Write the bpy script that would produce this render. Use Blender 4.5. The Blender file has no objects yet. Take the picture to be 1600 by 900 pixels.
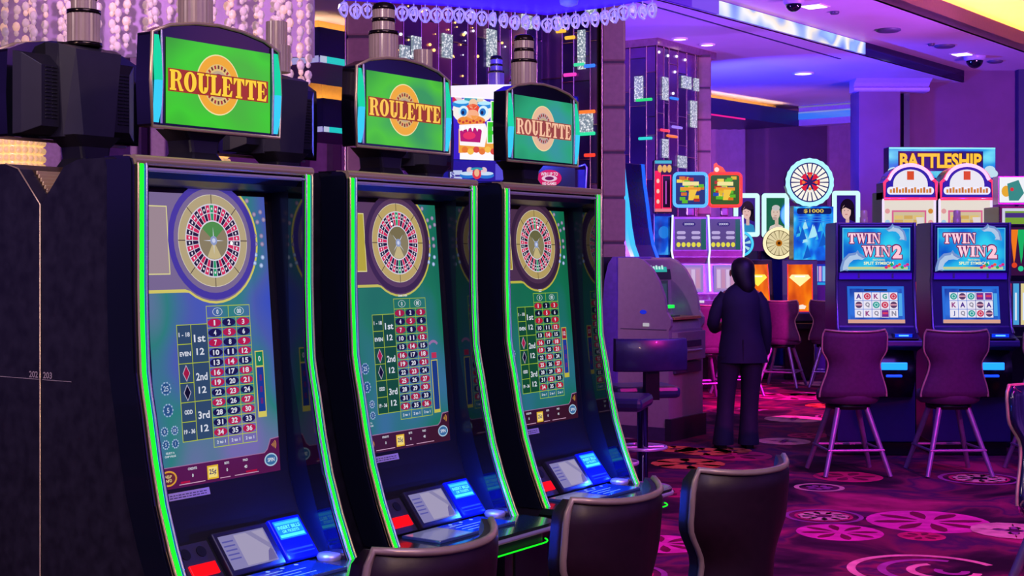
import bpy, math, random
from mathutils import Vector, Matrix

# ------------------------------------------------------------------ camera, world, lights
SC = bpy.context.scene
COL = SC.collection
F = 2222.2                      # focal length in pixels of the 1600 px wide frame
CZ = 1.67                       # eye height
cam_d = bpy.data.cameras.new('camera'); cam_d.lens = 50; cam_d.sensor_width = 36
cam_d.shift_y = -50 / 1600; cam_d.clip_end = 200
cam = bpy.data.objects.new('camera', cam_d); COL.objects.link(cam)
cam.location = (0, 0, CZ); cam.rotation_euler = (math.pi / 2, 0, 0)
SC.camera = cam
SC.view_settings.view_transform = 'Standard'; SC.view_settings.look = 'None'
SC.view_settings.gamma = 1; SC.view_settings.use_curve_mapping = False
SC.view_settings.exposure = 0.0

def lin(h):
    if isinstance(h, str):
        h = h.lstrip('#'); c = [int(h[i:i + 2], 16) / 255 for i in (0, 2, 4)]
    else: c = h
    return tuple((x / 12.92 if x <= .04045 else ((x + .055) / 1.055) ** 2.4) for x in c) + (1,)

# world: the dim violet light of the rest of the gaming hall, with soft coloured patches
W = bpy.data.worlds.new('casino_hall'); SC.world = W; W.use_nodes = True
nt = W.node_tree; nt.nodes.clear()
wo = nt.nodes.new('ShaderNodeOutputWorld'); wb = nt.nodes.new('ShaderNodeBackground')
tc = nt.nodes.new('ShaderNodeTexCoord'); no = nt.nodes.new('ShaderNodeTexNoise'); no.inputs['Scale'].default_value = 3.2
cr = nt.nodes.new('ShaderNodeValToRGB')
el = cr.color_ramp.elements
el[0].position = .36; el[0].color = lin('#140e2c'); el[1].position = .72; el[1].color = lin('#c06ae0')
for p, c in ((.46, '#28184e'), (.55, '#4a2c90'), (.63, '#6448d8')):
    e = el.new(p); e.color = lin(c)
nt.links.new(tc.outputs['Generated'], no.inputs['Vector']); nt.links.new(no.outputs['Fac'], cr.inputs['Fac'])
nt.links.new(cr.outputs['Color'], wb.inputs['Color']); wb.inputs['Strength'].default_value = 1.25
nt.links.new(wb.outputs[0], wo.inputs[0])

def spot(name, loc, target, col, energy, size=60, blend=.6, radius=.1):
    l = bpy.data.lights.new(name, 'SPOT'); l.color = lin(col)[:3]; l.energy = energy
    l.spot_size = math.radians(size); l.spot_blend = blend; l.shadow_soft_size = radius
    o = bpy.data.objects.new(name, l); COL.objects.link(o); o.location = loc
    o.rotation_euler = (Vector(target) - Vector(loc)).to_track_quat('-Z', 'Y').to_euler()
    return o
def area(name, loc, target, col, energy, sx, sy):
    l = bpy.data.lights.new(name, 'AREA'); l.color = lin(col)[:3]; l.energy = energy
    l.shape = 'RECTANGLE'; l.size = sx; l.size_y = sy
    o = bpy.data.objects.new(name, l); COL.objects.link(o); o.location = loc
    o.rotation_euler = (Vector(target) - Vector(loc)).to_track_quat('-Z', 'Y').to_euler()
    return o
# coloured wash lights of the hall and added fill lights, all hung or standing outside the frame or behind the columns
spot('magenta_wash_light', (7.5, 11, 4.5), (4.1, 16.5, 0), '#ff18b8', 9500, 52)
spot('magenta_wash_light', (4.6, 5.0, 4.5), (2.0, 8.3, 0), '#ff28b0', 1300, 62)
spot('magenta_wash_light', (3.2, 3.0, 4.4), (1.25, 6.4, 0), '#ff10c8', 700, 40)
spot('violet_wash_light', (9.0, 15, 3.0), (7.0, 24, 3.0), '#8a58f0', 1100, 90)
spot('pink_uplight', (9.5, 13, 1.0), (6.8, 20, 4.8), '#e880d0', 3000, 80)
spot('blue_uplight', (2.92, 21.6, 2.7), (4.6, 22.9, 4.6), '#3444ff', 1300, 105)
spot('pink_curtain_fill', (5.0, 22.6, .6), (4.6, 28.5, 3.2), '#ff90c8', 500, 90)  # unseen, added to turn the back curtains pink
spot('pink_uplight', (8.5, 16, 1.2), (3.0, 19.0, 4.6), '#b060ff', 1500, 60)
spot('violet_uplight', (-.6, 15.6, 1.6), (2.6, 19.5, 4.6), '#8a50ff', 1500, 80)
spot('violet_wash_light', (-6, 8, 3.0), (-2.5, 17, 3.5), '#e0a8c8', 1300, 80)
spot('violet_wash_light', (-3.2, 5.5, 4.4), (-.3, 13.5, 3.5), '#d8a0e0', 900, 50)
spot('mauve_fill_light', (5.5, 9.0, 4.4), (1.8, 16.5, 2.8), '#e0a0c8', 900, 50)
spot('mauve_fill_light', (-3.0, .6, 3.4), (-1.5, 3.8, 2.0), '#e8ccc8', 230, 60, radius=.4)  # unseen, added to lift the black toppers
spot('warm_fill_light', (2.6, -1.2, 3.9), (-.2, 4.2, 1.7), '#ffd0a0', 260, 60, radius=.25)  # unseen, added to brighten the cabinet fronts and rails
area('violet_fill_panel', (1.0, 1.0, 4.4), (0.2, 4.5, 0.5), '#b8a4d8', 130, 3, 3)  # unseen panel added as general fill over the near machines
area('indigo_fill_panel', (3.5, 9.0, 4.5), (2.5, 12.5, .5), '#8a50ff', 220, 3, 3)  # unseen panel added as fill over the aisle

# ------------------------------------------------------------------ helpers
def at(px, py, Y):              # the point on a pixel's ray at distance Y
    return Vector(((px - 800) / F * Y, Y, CZ - (py - 400) / F * Y))
def P(px, py, z):               # the point on a pixel's ray at height z
    return at(px, py, (CZ - z) * F / (py - 400))

MATS = {}
def mat(name, col='#808080', rough=.5, metal=0., emit=None, power=1., spec=.5, coat=0., noise=.12, nscale=20, bump=0., alpha=1., trans=0.):
    if name in MATS: return MATS[name]
    m = bpy.data.materials.new(name); m.use_nodes = True; n = m.node_tree; L = n.links
    b = n.nodes['Principled BSDF']; c = lin(col)
    b.inputs['Roughness'].default_value = rough; b.inputs['Metallic'].default_value = metal
    b.inputs['Specular IOR Level'].default_value = spec; b.inputs['Coat Weight'].default_value = coat
    b.inputs['Transmission Weight'].default_value = trans
    b.inputs['Base Color'].default_value = c
    if emit:
        b.inputs['Emission Color'].default_value = lin(emit); b.inputs['Emission Strength'].default_value = power
    if noise or bump:
        t = n.nodes.new('ShaderNodeTexCoord'); x = n.nodes.new('ShaderNodeTexNoise')
        x.inputs['Scale'].default_value = nscale; x.inputs['Detail'].default_value = 3
        L.new(t.outputs['Object'], x.inputs['Vector'])
        if noise:
            r = n.nodes.new('ShaderNodeValToRGB'); e = r.color_ramp.elements
            e[0].position = .3; e[1].position = .7
            e[0].color = tuple(v * (1 - noise) for v in c[:3]) + (1,); e[1].color = tuple(min(1, v * (1 + noise)) for v in c[:3]) + (1,)
            L.new(x.outputs['Fac'], r.inputs['Fac']); L.new(r.outputs['Color'], b.inputs['Base Color'])
        if bump:
            u = n.nodes.new('ShaderNodeBump'); u.inputs['Strength'].default_value = bump; u.inputs['Distance'].default_value = .01
            L.new(x.outputs['Fac'], u.inputs['Height']); L.new(u.outputs['Normal'], b.inputs['Normal'])
    MATS[name] = m; return m
def glow(col, power=1., gloss=True, base='#050505'):      # the lit face of a screen, sign or lamp
    k = 'glow_%s_%g_%d' % (col.lstrip('#'), power, gloss)
    return mat(k, base, .12 if gloss else .5, 0, col, power, .5 if gloss else .1, noise=0)

class MB:
    def __init__(s): s.v = []; s.f = []; s.mi = []; s.sm = []; s.mats = []; s.M = Matrix.Identity(4)
    def _m(s, m):
        if m not in s.mats: s.mats.append(m)
        return s.mats.index(m)
    def add(s, vs, fs, m, smooth=False):
        b = len(s.v); s.v += [tuple(s.M @ Vector(v)) for v in vs]; k = s._m(m)
        for f in fs: s.f.append([b + i for i in f]); s.mi.append(k); s.sm.append(smooth)
    def box(s, x0, x1, y0, y1, z0, z1, m):
        v = [(x, y, z) for z in (z0, z1) for y in (y0, y1) for x in (x0, x1)]
        s.add(v, [(0, 2, 3, 1), (4, 5, 7, 6), (0, 1, 5, 4), (2, 6, 7, 3), (0, 4, 6, 2), (1, 3, 7, 5)], m)
    def prism(s, poly, ax, a, b, m, smooth=False, caps=True):  # ax 'x': poly=(y,z); 'y': (x,z); 'z': (x,y)
        n = len(poly)
        g = {'x': lambda p, t: (t, p[0], p[1]), 'y': lambda p, t: (p[0], t, p[1]), 'z': lambda p, t: (p[0], p[1], t)}[ax]
        v = [g(p, a) for p in poly] + [g(p, b) for p in poly]
        s.add(v, [(i, (i + 1) % n, n + (i + 1) % n, n + i) for i in range(n)], m, smooth)
        if caps: s.add(v, [list(range(n))[::-1], list(range(n, 2 * n))], m)
    def ribbon(s, prof, x0, x1, m, smooth=True):             # a sheet swept along x with profile (y,z)
        n = len(prof); v = [(x0, y, z) for y, z in prof] + [(x1, y, z) for y, z in prof]
        s.add(v, [(i, i + 1, n + i + 1, n + i) for i in range(n - 1)], m, smooth)
    def band(s, prof, x0, x1, th, m, smooth=True):          # the same with thickness th behind it
        q = [(y, z) for y, z in prof] + [(y + th, z) for y, z in prof[::-1]]
        s.prism(q, 'x', x0, x1, m, False)
    def lathe(s, prof, m, c=(0, 0, 0), seg=24, smooth=True, ax='z'):
        v = []; n = len(prof)
        for r, z in prof:
            for k in range(seg):
                a = 2 * math.pi * k / seg
                p = (r * math.cos(a), r * math.sin(a), z)
                if ax == 'y': p = (p[0], p[2], p[1])
                if ax == 'x': p = (p[2], p[0], p[1])
                v.append((c[0] + p[0], c[1] + p[1], c[2] + p[2]))
        s.add(v, [(i * seg + k, i * seg + (k + 1) % seg, (i + 1) * seg + (k + 1) % seg, (i + 1) * seg + k) for i in range(n - 1) for k in range(seg)], m, smooth)
        s.add(v, [[k for k in range(seg)][::-1], [(n - 1) * seg + k for k in range(seg)]], m)
    def ball(s, c, r, m, seg=12, rings=8, sc=(1, 1, 1)):
        pr = [(max(1e-4, math.sin(math.pi * i / rings)), -math.cos(math.pi * i / rings)) for i in range(rings + 1)]
        v = [(c[0] + q * r * sc[0] * math.cos(2 * math.pi * k / seg), c[1] + q * r * sc[1] * math.sin(2 * math.pi * k / seg), c[2] + z * r * sc[2]) for q, z in pr for k in range(seg)]
        s.add(v, [(i * seg + k, i * seg + (k + 1) % seg, (i + 1) * seg + (k + 1) % seg, (i + 1) * seg + k) for i in range(rings) for k in range(seg)], m, True)
    def tube(s, pts, r, m, seg=8, closed=False, smooth=True):
        pts = [Vector(p) for p in pts]; n = len(pts); v = []; N = None
        for i, p in enumerate(pts):
            a = pts[(i - 1) % n] if (i > 0 or closed) else p; b = pts[(i + 1) % n] if (i < n - 1 or closed) else p
            t = (b - a).normalized()
            if N is None:
                N = t.orthogonal().normalized()
            N = (N - t * N.dot(t)).normalized(); B = t.cross(N)
            rr = r[i] if isinstance(r, (list, tuple)) else r
            for k in range(seg):
                an = 2 * math.pi * k / seg; v.append(p + rr * (math.cos(an) * N + math.sin(an) * B))
        R = range(n if closed else n - 1)
        s.add(v, [(i * seg + k, i * seg + (k + 1) % seg, ((i + 1) % n) * seg + (k + 1) % seg, ((i + 1) % n) * seg + k) for i in R for k in range(seg)], m, smooth)
        if not closed: s.add(v, [list(range(seg))[::-1], [(n - 1) * seg + k for k in range(seg)]], m)
    def loft(s, rings, m, smooth=True, cap=True):
        k = len(rings[0]); v = [p for r in rings for p in r]; n = len(rings)
        s.add(v, [(i * k + j, i * k + (j + 1) % k, (i + 1) * k + (j + 1) % k, (i + 1) * k + j) for i in range(n - 1) for j in range(k)], m, smooth)
        if cap: s.add(v, [list(range(k))[::-1], [(n - 1) * k + j for j in range(k)]], m)
    def grid(s, pts, m, smooth=True):
        r = len(pts); c = len(pts[0]); v = [p for row in pts for p in row]
        s.add(v, [(i * c + j, i * c + j + 1, (i + 1) * c + j + 1, (i + 1) * c + j) for i in range(r - 1) for j in range(c - 1)], m, smooth)
    def build(s, name, parent=None, bevel=0, subsurf=0, weld=False):
        me = bpy.data.meshes.new(name); me.from_pydata(s.v, [], s.f)
        for m in s.mats: me.materials.append(m)
        me.polygons.foreach_set('material_index', s.mi); me.polygons.foreach_set('use_smooth', s.sm); me.update()
        o = bpy.data.objects.new(name, me); COL.objects.link(o)
        if weld:
            w = o.modifiers.new('weld', 'WELD'); w.merge_threshold = 1e-4
        if bevel:
            b = o.modifiers.new('bevel', 'BEVEL'); b.width = bevel; b.segments = 2; b.limit_method = 'ANGLE'; b.angle_limit = math.radians(40)
        if subsurf:
            q = o.modifiers.new('sub', 'SUBSURF'); q.levels = q.render_levels = subsurf
        if parent: o.parent = parent
        return o

def thing(name, label, cat, loc=(0, 0, 0), rz=0, group=None):
    o = bpy.data.objects.new(name, None); COL.objects.link(o); o.empty_display_size = .1
    o.location = loc; o.rotation_euler = (0, 0, rz); return tag(o, label, cat, group)
def tag(o, label, cat, group=None):
    o['label'] = label; o['category'] = cat
    if group: o['group'] = group
    return o
def struct(o, label=None, cat=None):
    o['kind'] = 'structure'
    if label: o['label'] = label
    if cat: o['category'] = cat
    return o
def dup(root, loc, rz, label=None, group=None, skip=()):
    r = root.copy(); COL.objects.link(r); r.location = loc; r.rotation_euler = (0, 0, rz)
    if label: r['label'] = label
    if group: r['group'] = group
    for ch in list(root.children):
        if ch.name.split('.')[0] in skip: continue
        c = ch.copy(); COL.objects.link(c); c.parent = r
        for g in list(ch.children):
            if g.name.split('.')[0] in skip: continue
            d = g.copy(); COL.objects.link(d); d.parent = c
    return r

# ---- flat graphics
TXT = {}
def text_geo(s, bold):
    k = (s, bold)
    if k not in TXT:
        c = bpy.data.curves.new('t', 'FONT'); c.body = s; c.size = 1; c.offset = bold; c.fill_mode = 'FRONT'; c.resolution_u = 3
        o = bpy.data.objects.new('t', c); me = bpy.data.meshes.new_from_object(o)
        v = [(p.co.x, p.co.y) for p in me.vertices]; f = [list(p.vertices) for p in me.polygons]
        bpy.data.objects.remove(o); bpy.data.curves.remove(c); bpy.data.meshes.remove(me)
        x0 = min(a for a, b in v); x1 = max(a for a, b in v); y0 = min(b for a, b in v); y1 = max(b for a, b in v)
        TXT[k] = ([((a - x0) / (x1 - x0), (b - y0) / (y1 - y0)) for a, b in v], f, (x1 - x0) / (y1 - y0))
    return TXT[k]
def ell(cx, cy, rx, ry, a0=0, a1=360, n=24):
    return [(cx + rx * math.cos(math.radians(a0 + (a1 - a0) * i / n)), cy + ry * math.sin(math.radians(a0 + (a1 - a0) * i / n))) for i in range(n + 1)]
class Canvas:
    """draws flat coloured shapes on a plane: o + u*U + v*V, each layer a hair in front of the last"""
    def __init__(s, mb, o, U, V, step=.0004):
        s.mb = mb; s.o = Vector(o); s.U = Vector(U); s.V = Vector(V); s.N = s.U.cross(s.V).normalized(); s.step = step; s.warp = None
    def pt(s, p, l):
        if s.warp: p = s.warp(p)
        return s.o + s.U * p[0] + s.V * p[1] + s.N * (s.step * l)
    def poly(s, pts, l, m): s.mb.add([s.pt(p, l) for p in pts], [list(range(len(pts)))], m)
    def rect(s, x0, y0, x1, y1, l, m): s.poly([(x0, y0), (x1, y0), (x1, y1), (x0, y1)], l, m)
    def disc(s, cx, cy, rx, ry, l, m, n=28): s.poly(ell(cx, cy, rx, ry, 0, 360, n)[:-1], l, m)
    def ring(s, cx, cy, ro, ri, l, m, a0=0, a1=360, n=36, k=1., cx2=None, ki=None):
        A = ell(cx, cy, ro, ro * k, a0, a1, n); B = ell(cx if cx2 is None else cx2, cy, ri, ri * (k if ki is None else ki), a0, a1, n)
        v = [s.pt(p, l) for p in A + B]; s.mb.add(v, [(i, i + 1, n + 2 + i, n + 1 + i) for i in range(n)], m)
    def frame(s, x0, y0, x1, y1, w, l, m):
        s.rect(x0, y0, x1, y0 + w, l, m); s.rect(x0, y1 - w, x1, y1, l, m); s.rect(x0, y0 + w, x0 + w, y1 - w, l, m); s.rect(x1 - w, y0 + w, x1, y1 - w, l, m)
    def rrect(s, x0, y0, x1, y1, r, l, m, k=1.):
        q = []
        for cx, cy, a in ((x1 - r, y1 - r * k, 0), (x0 + r, y1 - r * k, 90), (x0 + r, y0 + r * k, 180), (x1 - r, y0 + r * k, 270)): q += ell(cx, cy, r, r * k, a, a + 90, 5)
        s.poly(q, l, m)
    def text(s, t, cx, cy, h, l, m, w=None, bold=.02, slant=0):
        v, f, asp = text_geo(t, bold); w = w or h * asp * .95
        s.mb.add([s.pt((cx + (a - .5) * w + (b - .5) * slant, cy + (b - .5) * h), l) for a, b in v], f, m)
    def slab(s, t, x0, y0, h, w, l, m, out=None, od=.0):     # fat-face slab serif capitals, w = width of the whole word
        tot = sum(SLABW[c] for c in t); k = w / tot; x = x0
        for c in t:
            for pg in SLAB[c]:
                q = [(x + a * k, y0 + b * h) for a, b in pg]
                if out:
                    for j in range(8):
                        dx = od * math.cos(j * math.pi / 4); dy = od * math.sin(j * math.pi / 4)
                        s.poly([(a + dx, b + dy) for a, b in q], l - 1, out)
                s.poly(q, l, m)
            x += SLABW[c] * k
def R_(x0, y0, x1, y1): return [(x0, y0), (x1, y0), (x1, y1), (x0, y1)]
def arcband(cx, cy, ox, oy, ix, iy, a0, a1, n=10):
    A = ell(cx, cy, ox, oy, a0, a1, n); B = ell(cx, cy, ix, iy, a0, a1, n)
    return [[A[i], A[i + 1], B[i + 1], B[i]] for i in range(n)]
SLAB = {
 'R': [R_(.08, 0, .36, 1), R_(0, 0, .44, .1), R_(0, .9, .4, 1), R_(.36, .9, .46, 1), R_(.36, .46, .46, .55)] + arcband(.44, .73, .36, .27, .1, .18, -90, 90) + [[(.42, .5), (.66, .5), (.86, .1), (.92, .1), (.92, 0), (.66, 0), (.5, .46)]],
 'O': arcband(.45, .5, .43, .5, .14, .4, 0, 360, 26),
 'U': [R_(.1, .3, .38, 1), R_(0, .9, .48, 1), R_(.68, .3, .77, 1), R_(.58, .9, .88, 1)] + arcband(.435, .33, .335, .33, .25 - .2, .24, 180, 360) + [[(.1, .33), (.38, .33), (.38, .2), (.14, .2)], [(.385, .33), (.385, .12), (.3, .1), (.2, .2)]],
 'L': [R_(.08, 0, .36, 1), R_(0, 0, .7, .1), R_(0, .9, .44, 1), [(.7, 0), (.76, .36), (.7, .36), (.5, .08)]],
 'E': [R_(.08, 0, .36, 1), R_(0, 0, .7, .1), R_(0, .9, .7, 1), R_(.3, .46, .54, .54), R_(.5, .34, .56, .66), [(.7, 0), (.76, .33), (.7, .33), (.5, .08)], [(.7, 1), (.74, .68), (.69, .68), (.5, .92)]],
 'T': [R_(.28, 0, .56, 1), R_(.18, 0, .66, .1), R_(.04, .9, .8, 1), [(.02, 1), (.02, .66), (.07, .66), (.26, .92)], [(.82, 1), (.82, .66), (.77, .66), (.58, .92)]],
 'I': [R_(.1, 0, .38, 1), R_(0, 0, .48, .1), R_(0, .9, .48, 1)],
 'N': [R_(.08, 0, .16, 1), R_(0, 0, .28, .1), R_(0, .9, .3, 1), [(.08, 1), (.34, 1), (.82, 0), (.72, 0)], R_(.74, 0, .82, 1), R_(.62, .9, .92, 1)],
 'W': [[(.08, 1), (.34, 1), (.5, .3), (.38, 0)], [(.38, 0), (.44, 0), (.66, .9), (.6, 1)], [(.5, 1), (.76, 1), (.9, .3), (.78, 0)], [(.78, 0), (.84, 0), (1.1, .95), (1.02, 1)], R_(0, .9, .42, 1), R_(.46, .9, .8, 1), R_(.94, .9, 1.18, 1)],
 ' ': [],
}
SLABW = {'R': .94, 'O': .93, 'U': .92, 'L': .82, 'E': .82, 'T': .88, 'I': .54, 'N': .97, 'W': 1.24, ' ': .5}

# ------------------------------------------------------------------ the room
D = Vector((.568, .823, 0)); N_ = Vector((.823, -.568, 0)); E_ = -N_; ROT = math.atan2(.823, .568)
Z3 = Vector((0, 0, 1))
m_ceil = mat('ceiling_paint', '#b9a6dc', .55, noise=.03, nscale=2)
m_ceilp = mat('ceiling_paint_pink', '#c7a2d0', .5, noise=.03, nscale=2)
m_wall = mat('plum_wall', '#62386e', .7, noise=.1, nscale=3)
m_wall2 = mat('mauve_curtain', '#a878b8', .75, noise=.1, nscale=6)
m_pil = mat('pilaster_mauve', '#6c4878', .7, noise=.08, nscale=3)
m_navy = mat('navy_fascia', '#1c1a58', .4, noise=.06)
m_gold = mat('golden_fascia', '#c89a50', .45, noise=.06)
m_brown = mat('brown_fascia', '#7a5848', .5, noise=.08)
m_dark = mat('black_plastic', '#22202b', .35, noise=.1)
m_trimp = mat('lilac_trim', '#a890e0', .4, noise=.05)
m_cove = glow('#ffcf80', 20, False)

def slab(name, pts, z0, z1, m, parent=None):
    b = MB(); b.prism([(p[0], p[1]) for p in pts], 'z', z0, z1, m); return b.build(name, parent)
def vwall(b, A, v, s0, s1, z0, z1, th, m):       # upright slab from A along v, th thick to the side Z x v
    v = Vector(v); n = Z3.cross(v); q = [A + v * s0, A + v * s1, A + v * s1 + n * th, A + v * s0 + n * th]
    b.prism([(p.x, p.y) for p in q], 'z', z0, z1, m)

L1a = P(1125, 0, 4.8); L1b = P(1499, 108, 4.8); d2 = (L1b - L1a).normalized(); d2.z = 0; n2 = Vector((d2.y, -d2.x, 0))
L1a.z = L1b.z = 0; L4a = P(1372, 0, 4.8); L4a.z = 0; w4 = (L4a - L1a).dot(n2)
A0 = L1a - d2 * 20; A1 = L1a + d2 * 16
# low ceiling left of the mirrored fascia
struct(slab('ceiling', [A0, A1, A1 - n2 * 26, A0 - n2 * 26], 4.6, 4.7, m_ceil), 'blue lit lower ceiling', 'ceiling')
# a higher ceiling strip and the recess with its cove
c2 = slab('ceiling', [A0, A1, A1 + n2 * w4, A0 + n2 * w4], 4.8, 4.9, m_ceilp); struct(c2, 'pink lit ceiling strip with downlights', 'ceiling')
B0 = A0 + n2 * (w4 - .0); B1 = A1 + n2 * (w4 - .0)
struct(slab('ceiling', [B0 - n2 * .8, B1 - n2 * .8, B1 + n2 * 14, B0 + n2 * 14], 5.42, 5.5, m_ceilp), 'recessed mauve ceiling with amber cove glow', 'ceiling')
b = MB(); vwall(b, B0, d2, 0, 36, 4.8, 5.1, .05, m_brown); struct(b.build('trim_1'), 'brown fascia of the ceiling recess', 'fascia')
b = MB(); vwall(b, B0 - n2 * .35, d2, 18, 36, 4.92, 4.98, .08, glow('#ffb020', 70, False)); tag(b.build('cove_light'), 'amber cove light strip behind the brown ceiling fascia', 'cove light')
# mirrored fascia with bright reflections of the screens below
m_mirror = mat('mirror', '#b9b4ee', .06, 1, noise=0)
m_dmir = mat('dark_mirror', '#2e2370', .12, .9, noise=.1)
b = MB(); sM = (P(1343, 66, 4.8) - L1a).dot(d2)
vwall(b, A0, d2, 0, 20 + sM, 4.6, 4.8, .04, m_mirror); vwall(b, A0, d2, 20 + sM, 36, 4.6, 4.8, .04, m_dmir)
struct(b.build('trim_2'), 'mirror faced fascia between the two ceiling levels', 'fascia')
rnd = random.Random(4)
# LED picture ribbon on the fascia
t = thing('led_ribbon_display', 'long pale blue LED ribbon screen along the ceiling fascia', 'screen')
b = MB(); cv = Canvas(b, A0 + n2 * .012 + Vector((0, 0, 4.615)), d2, Z3, .003)
s = 18.2; 
cols = ['#6f4cf0', '#9a7cf8', '#5a30e8', '#3c12c8', '#b45af0', '#9ab8ff', '#c8e8ff', '#b8c8ff', '#8fb0ff', '#fff4e0', '#ffffff', '#f8f0ff', '#a8c8ff', '#8ab4ff', '#d8f0ff', '#c0f4ff', '#98d0ff', '#b8dcff']
ks = 20 + sM - s
rib = bpy.data.materials.new('ribbon_picture'); rib.use_nodes = True; n = rib.node_tree; bs = n.nodes['Principled BSDF']; bs.inputs['Base Color'].default_value = (.01, .01, .01, 1)
tx = n.nodes.new('ShaderNodeTexCoord'); nx = n.nodes.new('ShaderNodeTexNoise'); nx.inputs['Scale'].default_value = 1.5; nx.inputs['Detail'].default_value = 1.
rp = n.nodes.new('ShaderNodeValToRGB'); e = rp.color_ramp.elements; e[0].position = .34; e[0].color = lin('#6a80f8'); e[1].position = .68; e[1].color = lin('#a8d4ff')
for p_, c_ in ((.42, '#a8c4ff'), (.5, '#ffffff'), (.56, '#fff4e4'), (.61, '#8cb0ff')): k = e.new(p_); k.color = lin(c_)
n.links.new(tx.outputs['Object'], nx.inputs['Vector']); n.links.new(nx.outputs['Fac'], rp.inputs['Fac']); n.links.new(rp.outputs['Color'], bs.inputs['Emission Color']); bs.inputs['Emission Strength'].default_value = .95
cv.rect(s, .0, s + 1.1, .17, 1, glow('#5a28e0', .9)); cv.rect(s + 1.1, .0, s + 1.75, .17, 1, glow('#7a50f0', .9)); cv.rect(s + 1.75, .0, s + ks, .17, 1, rib)
b.build('display', t)
# thin groove in the low ceiling
ga = P(1031, 13, 4.6); gb = P(1311, 92, 4.6); gv = (gb - ga).normalized(); gn = Vector((gv.y, -gv.x, 0))
b = MB(); q = [ga - gv * 3, gb, gb + gn * .035, ga - gv * 3 + gn * .035]; b.prism([(p.x, p.y) for p in q], 'z', 4.594, 4.6, m_navy)
struct(b.build('trim_3'), 'dark groove in the ceiling', 'trim')

# floor with its woven flowers
m_carp = mat('carpet', '#4a1c3e', .9, spec=.1, noise=.0)
n = m_carp.node_tree; Lk = n.links; bs = n.nodes['Principled BSDF']; t = n.nodes.new('ShaderNodeTexCoord')
x1 = n.nodes.new('ShaderNodeTexNoise'); x1.inputs['Scale'].default_value = 1.3; x1.inputs['Detail'].default_value = 6; x1.inputs['Distortion'].default_value = .6
r = n.nodes.new('ShaderNodeValToRGB'); e = r.color_ramp.elements
e[0].position = .36; e[0].color = lin('#1c0c1c'); e[1].position = .66; e[1].color = lin('#a83060')
for p_, c_ in ((.44, '#3a1830'), (.49, '#6a2440'), (.53, '#3c1c44'), (.6, '#7a2448')): k = e.new(p_); k.color = lin(c_)
Lk.new(t.outputs['Object'], x1.inputs['Vector']); Lk.new(x1.outputs['Fac'], r.inputs['Fac']); Lk.new(r.outputs['Color'], bs.inputs['Base Color'])
ck = {c: mat('carpet_' + c, h, .9, spec=.1, noise=.25, nscale=9) for c, h in dict(cream='#c8a890', rose='#b02858', pink='#c83a90', mauve='#8a4a80', amber='#d07a40', wine='#6a1638').items()}
b = MB(); b.add([(-14, -3, 0), (16, -3, 0), (16, 34, 0), (-14, 34, 0)], [(0, 1, 2, 3)], m_carp)
cv = Canvas(b, (0, 0, .0), (1, 0, 0), (0, 1, 0), .0012)
def petals(x, y, r, k, l, m, inner=.25, fat=.42, a0=0):
    for i in range(k):
        a = a0 + 2 * math.pi * i / k; c, s_ = math.cos(a), math.sin(a); q = []
        for u_, w_ in ((inner, 0), (.45, fat * .7), (.7, fat), (.92, fat * .6), (1, 0), (.92, -fat * .6), (.7, -fat), (.45, -fat * .7)):
            w2 = w_ * math.sin(math.pi / k) * 1.4; q.append((x + r * (u_ * c - w2 * s_), y + r * (u_ * s_ + w2 * c)))
        cv.poly(q, l, m)
def motif(kind, x, y, r, rr=random.Random(1)):
    if kind == 'blob':
        for c_ in (ck['wine'], ck[rr.choice(('rose', 'pink', 'mauve'))]):
            ax = x + rr.uniform(-.5, .5) * r; ay = y + rr.uniform(-.5, .5) * r
            cv.poly([(ax + r * rr.uniform(.5, 1.2) * math.cos(a), ay + r * rr.uniform(.4, 1.) * math.sin(a)) for a in [i * math.pi / 9 for i in range(18)]], 1, c_)
        return
    if kind == 'ring': cv.ring(x, y, r, r * .8, 2, ck['cream']); petals(x, y, r * .55, 7, 2, ck['mauve'])
    elif kind == 'medal': cv.ring(x, y, r, r * .88, 2, ck['mauve']); cv.ring(x, y, r * .74, r * .66, 2, ck['rose']); petals(x, y, r * .66, 9, 3, ck['cream'], .3, .8)
    elif kind == 'disc': cv.disc(x, y, r, r, 1, ck['pink']); petals(x, y, r * .9, 8, 2, ck['wine'], .2, .25)
    elif kind == 'rose': cv.disc(x, y, r, r, 1, ck['rose']); petals(x, y, r * .8, 6, 2, ck['wine'], .2, .3)
    elif kind == 'flower': petals(x, y, r, 4, 3, ck['cream'], .18, .7, .5); petals(x, y, r * .5, 4, 3, ck['mauve'], .3, .3, 1.2)
    elif kind == 'amber': petals(x, y, r, 6, 3, ck['amber'], .2, .8)
    elif kind == 'spiral':
        for i, f in enumerate((1, .72, .46, .22)): cv.ring(x + .1 * r * i, y, r * f, r * (f - .11), 2, ck['cream'] if i % 2 == 0 else ck['mauve'], 20 + 40 * i, 300 + 20 * i)
for k_, px, py, r_ in (('ring', 1280, 762, .18), ('medal', 1287, 807, .25), ('disc', 1312, 832, .26), ('disc', 1450, 815, .38), ('flower', 1585, 830, .26),
                       ('rose', 1325, 745, .26), ('spiral', 1450, 893, .42), ('disc', 1035, 850, .26), ('amber', 1100, 706, .24), ('amber', 1055, 702, .2),
                       ('flower', 1240, 655, .3), ('flower', 1225, 690, .24), ('rose', 1440, 838, .14), ('medal', 1530, 748, .3), ('amber', 1075, 725, .3), ('rose', 1150, 712, .3),
                       ('rose', 1060, 770, .2), ('flower', 1290, 600, .35), ('disc', 1235, 620, .4)):
    q = P(px, py, 0); motif(k_, q.x, q.y, r_)
rf = random.Random(7); kinds = ['ring', 'medal', 'disc', 'rose', 'flower', 'amber', 'blob', 'blob', 'blob', 'blob', 'blob']
used = []
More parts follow.
